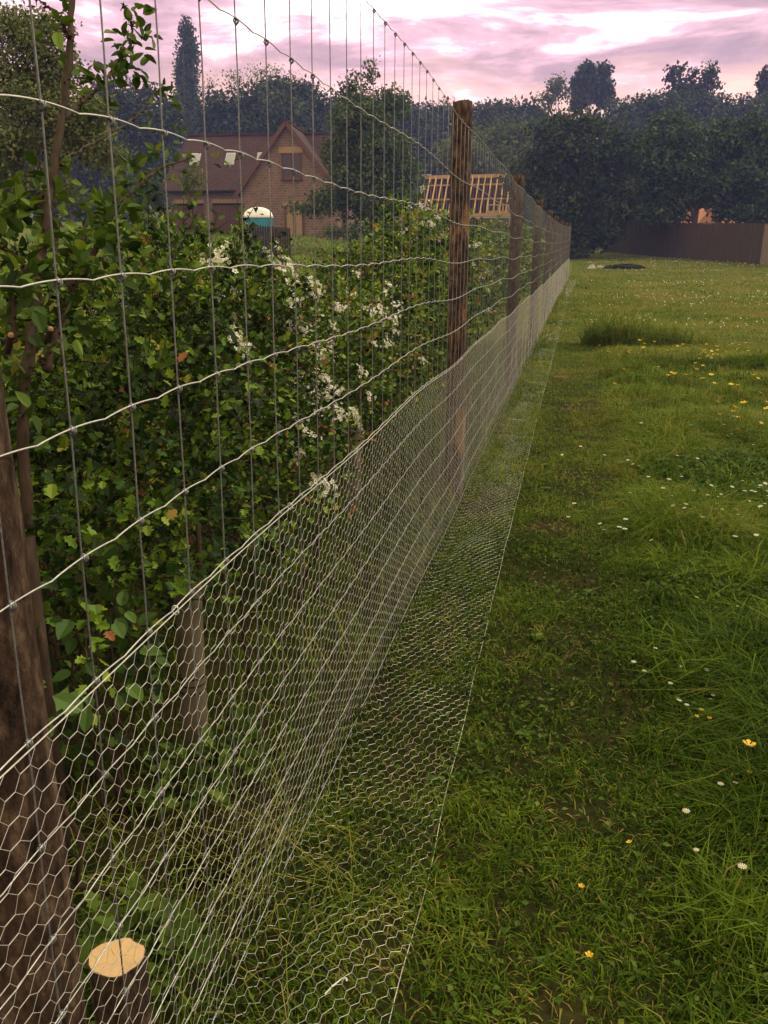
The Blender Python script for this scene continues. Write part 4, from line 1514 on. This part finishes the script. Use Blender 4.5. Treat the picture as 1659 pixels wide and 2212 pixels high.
tree('twin_poplar', 'right and narrower of the two blue-dark poplars on the right skyline', 1302, 111, 138,
     [(1304, 190, 14, 46), (1306, 158, 9, 16), (1309, 205, 13, 35), (1302, 146, 5, 9)], 240, 'tree_dark', .42, leaf=.5, per=16, clr=.6, shell=.2)
# right hand trees
for k, (px, tp, w, lab) in enumerate([(1370, 212, 66, 'far tree behind the gap between the large dark tree and the shady lawn tree'), (1440, 208, 60, 'far tree left of the open-crowned tree on the right skyline'), (1560, 212, 66, 'far tree right of the open-crowned tree on the right skyline'), (1650, 210, 62, 'far tree at the right edge of the skyline')]):
    tree('belt_tree', lab, px, 98, tp, [(px - w * .4, tp + 42, w * .62, 40), (px + w * .45, tp + 40, w * .62, 40), (px, tp + 34, w * .6, 32), (px, tp + 120, w * 1.1, 90)], 460, 'tree_dark', .45, group='trees of the far belt')
tree('open_tree', 'open-crowned tree with sky gaps standing above the right skyline', 1495, 100, 135,
     [(1462, 152, 17, 15), (1450, 172, 13, 9), (1495, 168, 20, 14), (1530, 160, 18, 16), (1542, 182, 14, 12), (1480, 190, 24, 16), (1520, 195, 22, 16), (1495, 225, 45, 28)], 210, 'tree_dark', .4, leaf=.5, per=20, clr=.7, shell=.2, trunk_r=.3)
tree('open_tree', 'partly cut off tree rising at the right edge of the skyline', 1662, 100, 145,
     [(1655, 165, 13, 18), (1672, 180, 26, 22), (1680, 150, 20, 20), (1665, 210, 30, 30)], 130, 'tree_dark', .4, leaf=.5, per=20, clr=.7, shell=.2, trunk_r=.3)
tree('shade_tree', 'big shady tree with a dark forked trunk in front of the board fence', 1492, 50, 230,
     [(1480, 300, 95, 62), (1420, 350, 70, 62), (1560, 330, 90, 70), (1500, 390, 110, 66), (1430, 420, 62, 46), (1580, 410, 85, 52), (1650, 380, 75, 75), (1640, 300, 60, 50), (1390, 310, 45, 45), (1460, 450, 45, 24), (1410, 462, 50, 26), (1575, 468, 45, 20), (1630, 462, 60, 24)],
     2100, 'tree_mid', .30, leaf=.24, clr=.5, trunk_r=.26, limbs=14)
tree('green_tree', 'brighter green tree overhanging the board fence at the right edge', 1640, 56, 350,
     [(1620, 400, 55, 45), (1665, 420, 60, 50), (1600, 440, 45, 35), (1650, 455, 60, 28)], 620, 'tree_mid', .50, leaf=.24, clr=.5, trunk_r=.15)
tree('holly_bush', 'dark bushy tree between the big dark tree and the board fence', 1390, 60, 400,
     [(1385, 430, 42, 40), (1420, 450, 40, 32), (1360, 470, 40, 26), (1345, 430, 40, 40)], 420, 'tree_pale', .22, leaf=.2, clr=.5, trunk_r=.12)
# left
tree('hedgerow_tree', 'leafy tree with a pale trunk behind the thorny stems at the left edge', 120, 15, 20,
     [(50, 90, 90, 60), (110, 60, 55, 32), (30, 180, 95, 70), (120, 170, 80, 55), (90, 270, 120, 70), (200, 250, 55, 45), (20, 330, 80, 60), (-60, 120, 90, 90), (170, 320, 60, 40), (60, 420, 110, 45), (230, 330, 60, 45)],
     1700, 'tree_pale', .60, leaf=.075, clr=.22, trunk_r=.07, limbs=12, per=18)
tree('broad_tree', 'dark tree low behind the thorny stems at the left', 165, 72, 280,
     [(120, 350, 70, 60), (190, 360, 70, 60), (60, 380, 70, 60), (240, 390, 50, 50), (150, 430, 110, 50)], 800, 'tree_dark', .45)
tree('sapling_tree', 'small thin olive sapling standing in front of the house roof', 411, 30, 347,
     [(411, 375, 24, 22), (400, 395, 26, 16), (424, 392, 26, 18), (411, 352, 10, 14)], 80, 'tree_pale', .35, leaf=.085, per=12, clr=.3, trunk_r=.03, shell=.1)
tree('garden_bush', 'dark garden bush between the brick gable and the leafy tree trunk', 735, 44, 480,
     [(720, 505, 35, 16), (760, 500, 40, 20), (860, 500, 40, 22), (820, 505, 50, 20)], 240, 'tree_mid', .5, leaf=.12, clr=.3, trunk_r=.04)
tree('garden_bush', 'dark bush at the left corner of the house', 345, 49, 380,
     [(330, 420, 28, 45), (350, 450, 26, 35), (300, 440, 45, 50)], 280, 'tree_dark', .5, leaf=.14, clr=.4, trunk_r=.05)

# far-off wood behind the belt: one mass
mb = MB()
lob = []
for px in range(-120, 1900, 38):
    D = 128
    tp = 246 + 14 * math.sin(px * .021) + rng.uniform(-6, 6)
    m = D / FPX
    lob.append((at(px, tp + 60, D), (34 * m, 30 * m, 62 * m)))
    lob.append((at(px + 19, tp + 150, D - 4), (38 * m, 30 * m, 90 * m)))
    lob.append((at(px, tp + 225, D - 8), (38 * m, 24 * m, 50 * m)))
crown_leaves(mb, lob, 8000, 13, 1.5, .95, .42, .6)
tag(mb.build('far_wood', M['tree_dark']), kind='stuff')


# ------------------------------------------------------------------ brick house
def build_house():
    base = at(627, 514, 52)
    root = thing('brick_house', 'red brick house with steep brown tiled roof, front gable and rooflights', 'house', (base[0], base[1], base[2]), rz=RAD(6))
    gw, ge, ga = 3.05, 2.95, 6.72       # gable half width, eaves height, apex height
    x0, x1, d = -8.5, 3.4, 6.0
    w = MB()
    w.box(((x0 + x1) / 2, 1.6 + d / 2, 1.5), (x1 - x0, d - .5, 3.0))
    q = [(-gw, 0, -.6), (gw, 0, -.6), (gw, 0, ge), (0, 0, ga - .25), (-gw, 0, ge)]
    V = np.vstack([q, np.array(q) + [0, 2.2, 0]])
    w.polys(V, [np.array([0, 1, 2, 3, 4]), np.array([[i, i + 5, (i + 1) % 5 + 5, (i + 1) % 5][::-1] for i in range(5)])])
    w.build('wall', M['brick'], root)
    r = MB()
    rx0, rx1, rz, ry = -7.7, 1.75, 6.6, 1.6 + d / 2
    ex0, ex1, ez, ey0, ey1 = -9.0, 3.8, 2.95, 1.45, 1.75 + d
    r.slab([(ex0, ey0, ez), (ex1, ey0, ez), (rx1, ry, rz), (rx0, ry, rz)], .12)
    r.slab([(ex1, ey1, ez), (ex0, ey1, ez), (rx0, ry, rz), (rx1, ry, rz)], .12)
    r.slab([(ex0, ey1, ez), (ex0, ey0, ez), (rx0, ry, rz)], .12)
    r.slab([(ex1, ey0, ez), (ex1, ey1, ez), (rx1, ry, rz)], .12)
    k = .32
    sl = (ga - ge) / gw
    for s in (-1, 1):
        qd = [(s * (gw + k), -.28, ge - k * sl), (0, -.28, ga), (0, ry, ga), (s * (gw + k), ry - 1.2, ge - k * sl)]
        r.slab(qd if s < 0 else qd[::-1], .12)
    rf = r.build('roof', M['tile'], root)
    rd = MB()
    rd.bar((rx0 - .1, ry, rz + .04), (rx1 + .1, ry, rz + .04), .22, .1)
    rd.bar((0, -.3, ga + .03), (0, ry, ga + .03), .2, .1)
    rd.build('ridge_tiles', M['tile'], rf)
    for s in (-1, 1):
        b = MB()
        b.bar((s * (gw + k), -.31, ge - k * sl - .10), (0, -.31, ga - .10), .05, .24)
        b.build('bargeboard', M['wood_red'], root)
    g = MB()
    g.bar((ex0, ey0 - .06, ez - .08), (-gw - .1, ey0 - .06, ez - .08), .12, .12)
    g.build('gutter', M['tarp'], root)

    def window(cx, z0, z1, hw, y, panes=2, lint=True):
        f = MB()
        for a, b in (((cx - hw, z0), (cx + hw, z0)), ((cx - hw, z1), (cx + hw, z1)), ((cx - hw, z0), (cx - hw, z1)), ((cx + hw, z0), (cx + hw, z1))) + ((((cx, z0), (cx, z1)),) if panes == 2 else ()):
            f.bar((a[0], y - .05, a[1]), (b[0], y - .05, b[1]), .10, .10)
        f.bar((cx - hw - .1, y - .1, z0 - .08), (cx + hw + .1, y - .1, z0 - .08), .16, .08)
        fo = f.build('window', M['wood_red'], root)
        p = MB()
        p.box((cx, y - .02, (z0 + z1) / 2), (2 * hw, .03, z1 - z0))
        p.build('pane', M['glass'], fo)
        if lint:
            l = MB()
            l.box((cx, y - .015, z1 + .24), (2 * hw + .35, .06, .34))
            l.build('lintel', M['sandstone'], root)

    window(.22, 3.50, 4.88, .58, 0)
    # garden door in the gable
    l = MB()
    l.box((.3, -.015, 2.02), (1.35, .06, .28))
    l.build('lintel', M['sandstone'], root)
    dr = MB()
    for a in (-.25, .85):
        dr.bar((a, -.05, 0), (a, -.05, 1.88), .10, .10)
    dr.bar((-.25, -.05, 1.88), (.85, -.05, 1.88), .1, .1)
    dr.bar((.3, -.05, 0), (.3, -.05, 1.88), .12, .10)
    do = dr.build('door', M['wood_red'], root)
    p = MB()
    p.box((.3, -.02, .93), (1.1, .03, 1.86))
    p.build('pane', M['sandstone'], do)
    # two wide openings with timber doors in the long front
    for cx, hw in ((-7.1, 1.0), (-4.5, 1.0)):
        l = MB()
        l.box((cx, 1.845, 2.32), (2 * hw, .06, .24))
        l.build('lintel', M['sandstone'], root)
        b = MB()
        b.box((cx, 1.84, 1.0), (2 * hw, .04, 2.38))
        for q in np.linspace(-hw, hw, 9):
            b.box((cx + q, 1.81, 1.0), (.03, .03, 2.3))
        b.build('garage_door', M['wood_red'], root)
        t = MB()
        t.box((cx, 1.80, 2.12), (2 * hw - .05, .03, .12))
        t.build('recess_shade', M['tarp'], root)  # dark bar in front of the door, standing in for shade under the lintel
    # rooflights on the long slope and one on the right hip
    slope = (rz - ez) / (ry - ey0)
    n = unit(np.array([0, -slope, 1]))
    up = unit(np.array([0, 1, slope]))
    for cx in (-6.9, -4.55, -2.45):
        c = np.array([cx, ey0 + (4.95 - ez) / slope, 4.95])
        f = MB()
        R = np.stack([np.array([1, 0, 0]), up, n], 1)
        f.box(c + n * .03, (.62, 1.02, .12), R=R)
        fo = f.build('rooflight', M['lead'], root)
        p = MB()
        p.box(c + n * .08, (.46, .80, .06), R=R)
        p.build('pane', M['skyglass'], fo)
    sx = (rz - ez) / (ex1 - rx1)
    n2, up2 = unit(np.array([sx, 0, 1])), unit(np.array([-1, 0, sx]))
    c = np.array([ex1 - (4.75 - ez) / sx, 2.9, 4.75])
    R = np.stack([np.array([0, 1, 0]), up2, n2], 1)
    f = MB()
    f.box(c + n2 * .03, (.7, 1.0, .12), R=R)
    fo = f.build('rooflight', M['lead'], root)
    p = MB()
    p.box(c + n2 * .08, (.52, .8, .06), R=R)
    p.build('pane', M['white_plastic'], fo)


build_house()


# ------------------------------------------------------------------ house under construction: bare rafters
def build_frame_house():
    ridge_l, ridge_r = at(915, 379, 61), at(1112, 383, 61)
    c = (ridge_l + ridge_r) / 2
    ang = math.atan2(ridge_r[1] - ridge_l[1], ridge_r[0] - ridge_l[0])
    g = float(gz(c[0], c[1]))
    zr = c[2] - g
    ze = zr - 2.75
    root = thing('unfinished_house', 'unfinished house roof of bare pale timber rafters behind the second post', 'building', (c[0], c[1], g), rz=ang - RAD(14))
    hw = np.linalg.norm((ridge_r - ridge_l)[:2]) / 2
    dp = 2.4
    w = MB()
    w.box((0, 0, ze / 2 - .1), (2 * hw - .2, 2 * dp - .5, ze - .1))
    w.build('wall', M['brick'], root)
    rb = MB()
    rb.bar((-hw - .1, 0, zr), (hw + .1, 0, zr), .08, .24)
    rb.build('ridge_board', M['softwood'], root)
    fl = MB()
    fl.slab([(hw, dp, ze), (-hw, dp, ze), (-hw, .06, zr - .05), (hw, .06, zr - .05)], .05)
    fl.build('rear_roof_slope', M['felt'], root)
    for k, x in enumerate(np.arange(-hw, hw + .01, .46)):
        r = MB()
        r.bar((x, -dp, ze), (x, -.03, zr), .075, .16)
        r.build('rafter', M['softwood'], root)
    for f in (.42, .80):
        p = MB()
        y, z = -dp * (1 - f), ze + (zr - ze) * f
        p.bar((-hw, y + .18, z - .05), (hw, y + .18, z - .05), .09, .1)
        p.build('purlin', M['softwood'], root)
    for x in np.arange(-hw + .3, hw, 1.1):
        r = MB()
        r.bar((x, -.5, zr - .95), (x, dp - .3, ze + .45), .06, .1)
        r.build('ceiling_tie', M['felt'], root)
    p = MB()
    p.bar((-hw - .1, -dp - .06, ze - .05), (hw + .1, -dp - .06, ze - .05), .05, .22)
    p.build('fascia', M['softwood'], root)
    p = MB()
    p.bar((-hw - .1, -dp - .14, ze - .24), (hw + .1, -dp - .14, ze - .24), .12, .1)
    p.build('scaffold_board', M['lead'], root)
    d = MB()
    dx = hw - .85
    d.box((dx, -dp + .1, ze + .62), (1.5, .06, .08))
    d.box((dx, -dp + .1, ze + .12), (1.5, .06, .2))
    for q in (-.72, -.32, 0, .32, .72):
        d.box((dx + q, -dp + .1, ze + .37), (.10, .06, .42))
    d.build('dormer_frame', M['softwood'], root)
    t = MB()
    t.box((-hw + .15, 0, zr + .16), (.6, .3, .1))
    t.build('ridge_cap', M['lead'], root)


build_frame_house()


# ------------------------------------------------------------------ portable toilet
def build_toilet():
    D = 34
    c = at(560, 500, D)
    g = float(gz(c[0], c[1]))
    top = at(560, 450, D)[2] - g
    m = D / FPX
    w = 62 * m
    root = thing('portable_toilet', 'teal portable toilet with a domed translucent white roof in front of the house', 'portable toilet', (c[0], c[1], g), rz=RAD(19))
    hb = top - .36
    b = MB()
    b.box((0, 0, hb / 2), (w * .94, w * .94, hb))
    for s in (-1, 1):
        for q in (-1, 1):
            b.box((s * w * .45, q * w * .45, hb / 2), (.09, .09, hb - .02))
    b.build('cabin', M['teal'], root)
    dm = MB()
    n = 12
    u = np.linspace(-1, 1, 2 * n)
    U, Vv = np.meshgrid(u, u)
    Z = .36 * np.sqrt(np.clip(1 - np.abs(U) ** 2.0, 0, 1)) * np.clip(1 - np.abs(Vv) ** 4, 0, 1) ** .5
    P = np.stack([U * w * .5, Vv * w * .5, hb + Z + .03], -1).reshape(-1, 3)
    k = 2 * n
    i = np.arange(k - 1)[:, None] * k + np.arange(k - 1)[None]
    dm.polys(P, np.stack([i, i + 1, i + k + 1, i + k], -1).reshape(-1, 4))
    dm.build('domed_roof', M['white_plastic'], root, smooth=True)
    rm = MB()
    rm.box((0, 0, hb + .005), (w * 1.0, w * 1.0, .07))
    rm.build('roof_rim', M['white_plastic'], root)
    dd = MB()
    dd.box((0, -w * .47 - .02, hb * .47), (w * .66, .05, hb * .86))
    do = dd.build('door', M['teal'], root)
    for s in (-.10, .12):
        sg = MB()
        sg.box((s - .05, -w * .47 - .055, hb - .62), (.15, .02, .11))
        sg.build('door_sign', M['navy'], do)
    v = MB()
    v.box((0, -w * .47 - .03, hb - .14), (w * .8, .03, .06))
    v.build('vent_rail', M['teal'], root)


build_toilet()

# picket fence in front of the toilet
pf = thing('picket_fence', 'dark weathered picket fence in front of the portable toilet and garden door', 'fence')
a, b = at(535, 505, 31), at(625, 508, 33.5)
n = 18
for k in range(n):
    p = a + (b - a) * k / (n - 1)
    g = float(gz(p[0], p[1]))
    h = at(560, 484 + 4 * (k / n), 31.5)[2] - g
    mb = MB()
    q = [(-.042, 0, 0), (.042, 0, 0), (.042, 0, h - .06), (0, 0, h + rng.uniform(-.02, .03)), (-.042, 0, h - .06)]
    mb.slab(np.array(q) + [p[0], p[1], g], .02)
    mb.build('picket', M['picket'], pf)
for hh in (.45, 1.1):
    mb = MB()
    mb.bar(a * [1, 1, 0] + [0, 0.04, gz(a[0], a[1]) + hh], b * [1, 1, 0] + [0, .04, gz(b[0], b[1]) + hh], .04, .08)
    mb.build('rail', M['picket'], pf)


# ------------------------------------------------------------------ close-board fence along the far edge of the lawn
def build_board_fence():
    root = thing('board_fence', 'dark close-boarded timber fence along the far edge of the lawn', 'fence')
    A, Bp = np.array([1.9, 63.0]), np.array([11.2, 45.2])
    n = 11
    d = (Bp - A) / n
    for k in range(n):
        p, q = A + d * k, A + d * (k + 1)
        L = np.linalg.norm(q - p)
        u = (q - p) / L
        m = MB()
        h = 2.02
        nb = int(L / .125)
        nr = np.array([u[1], -u[0]])
        if nr[1] > 0:
            nr = -nr
        for i in range(nb):
            c = p + u * (i + .5) * L / nb
            g = float(gz(c[0], c[1]))
            m.box((c[0] + nr[0] * .008 * (i % 2), c[1] + nr[1] * .008 * (i % 2), g + h / 2), (L / nb * 1.02, .02, h + rng.normal(0, .006)), rz=math.atan2(u[1], u[0]))
        pale = k >= n - 2
        o = m.build('fence_panel', M['board_pale'] if pale else M['board'], root)
        if pale:
            o['label'] = 'paler newer boards at the right end of the fence'
        pm = MB()
        g = float(gz(p[0], p[1]))
        pm.box((p[0] - nr[0] * .07, p[1] - nr[1] * .07, g + 1.03), (.1, .1, 2.1), rz=math.atan2(u[1], u[0]))
        pm.build('fence_post', M['board_pale'] if pale else M['board'], root)
        cp = MB()
        g2 = float(gz(q[0], q[1]))
        cp.bar((p[0], p[1], g + h + .03), (q[0], q[1], g2 + h + .03), .06, .035)
        cp.build('capping_rail', M['board'], root)


build_board_fence()

# house glimpsed through the trees beyond the board fence
c = at(1545, 520, 82)
bh = thing('brick_house', 'orange brick house glimpsed between the shady tree and the board fence', 'house', (c[0], c[1], float(gz(c[0], c[1]))), rz=RAD(-8))
m_ = 82 / FPX
zt = at(1535, 447, 82)[2] - float(gz(c[0], c[1]))
mb = MB()
mb.box((0, 2, (zt - 1.6) / 2), (6.4, 4, zt - 1.6))
q = [(-1.7, -.3, 0), (.2, -.3, 0), (.2, -.3, zt - 1.4), (-.75, -.3, zt - .2), (-1.7, -.3, zt - 1.4)]
mb.slab(q, .5)
mb.build('wall', M['orange_brick'], bh)
mb = MB()
mb.slab([(-3.4, -.1, zt - 1.65), (3.4, -.1, zt - 1.65), (3.2, 2, zt), (-3.2, 2, zt)], .1)
mb.slab([(3.4, 4.1, zt - 1.65), (-3.4, 4.1, zt - 1.65), (-3.2, 2, zt), (3.2, 2, zt)], .1)
mb.build('roof', M['orange_brick'], bh)
for x in (-1.3, .9, 2.2):
    mb = MB()
    mb.box((x, -.36 if x < 0 else -.05, zt - 2.1), (.62, .08, .6))
    wv = mb.build('window', M['white_plastic'], bh)
    mb = MB()
    mb.box((x, -.41 if x < 0 else -.10, zt - 2.1), (.4, .04, .38))
    mb.build('pane', M['lead'], wv)

# ------------------------------------------------------------------ haze
mb = MB()
mb.box((0, 63, 22), (290, 180, 52))
hz = mb.build('haze', [])
hm = bpy.data.materials.new('haze_air')
hm.use_nodes = True
t = hm.node_tree
t.nodes.clear()
out = nd(t, 'ShaderNodeOutputMaterial')
pv = nd(t, 'ShaderNodeVolumePrincipled')
pv.inputs['Color'].default_value = (.32, .38, 1.0, 1)
pv.inputs['Absorption Color'].default_value = (.75, .8, 1, 1)
pv.inputs['Density'].default_value = .0011
pv.inputs['Anisotropy'].default_value = .2
t.links.new(pv.outputs[0], out.inputs['Volume'])
hz.data.materials.append(hm)
tag(hz, kind='stuff')
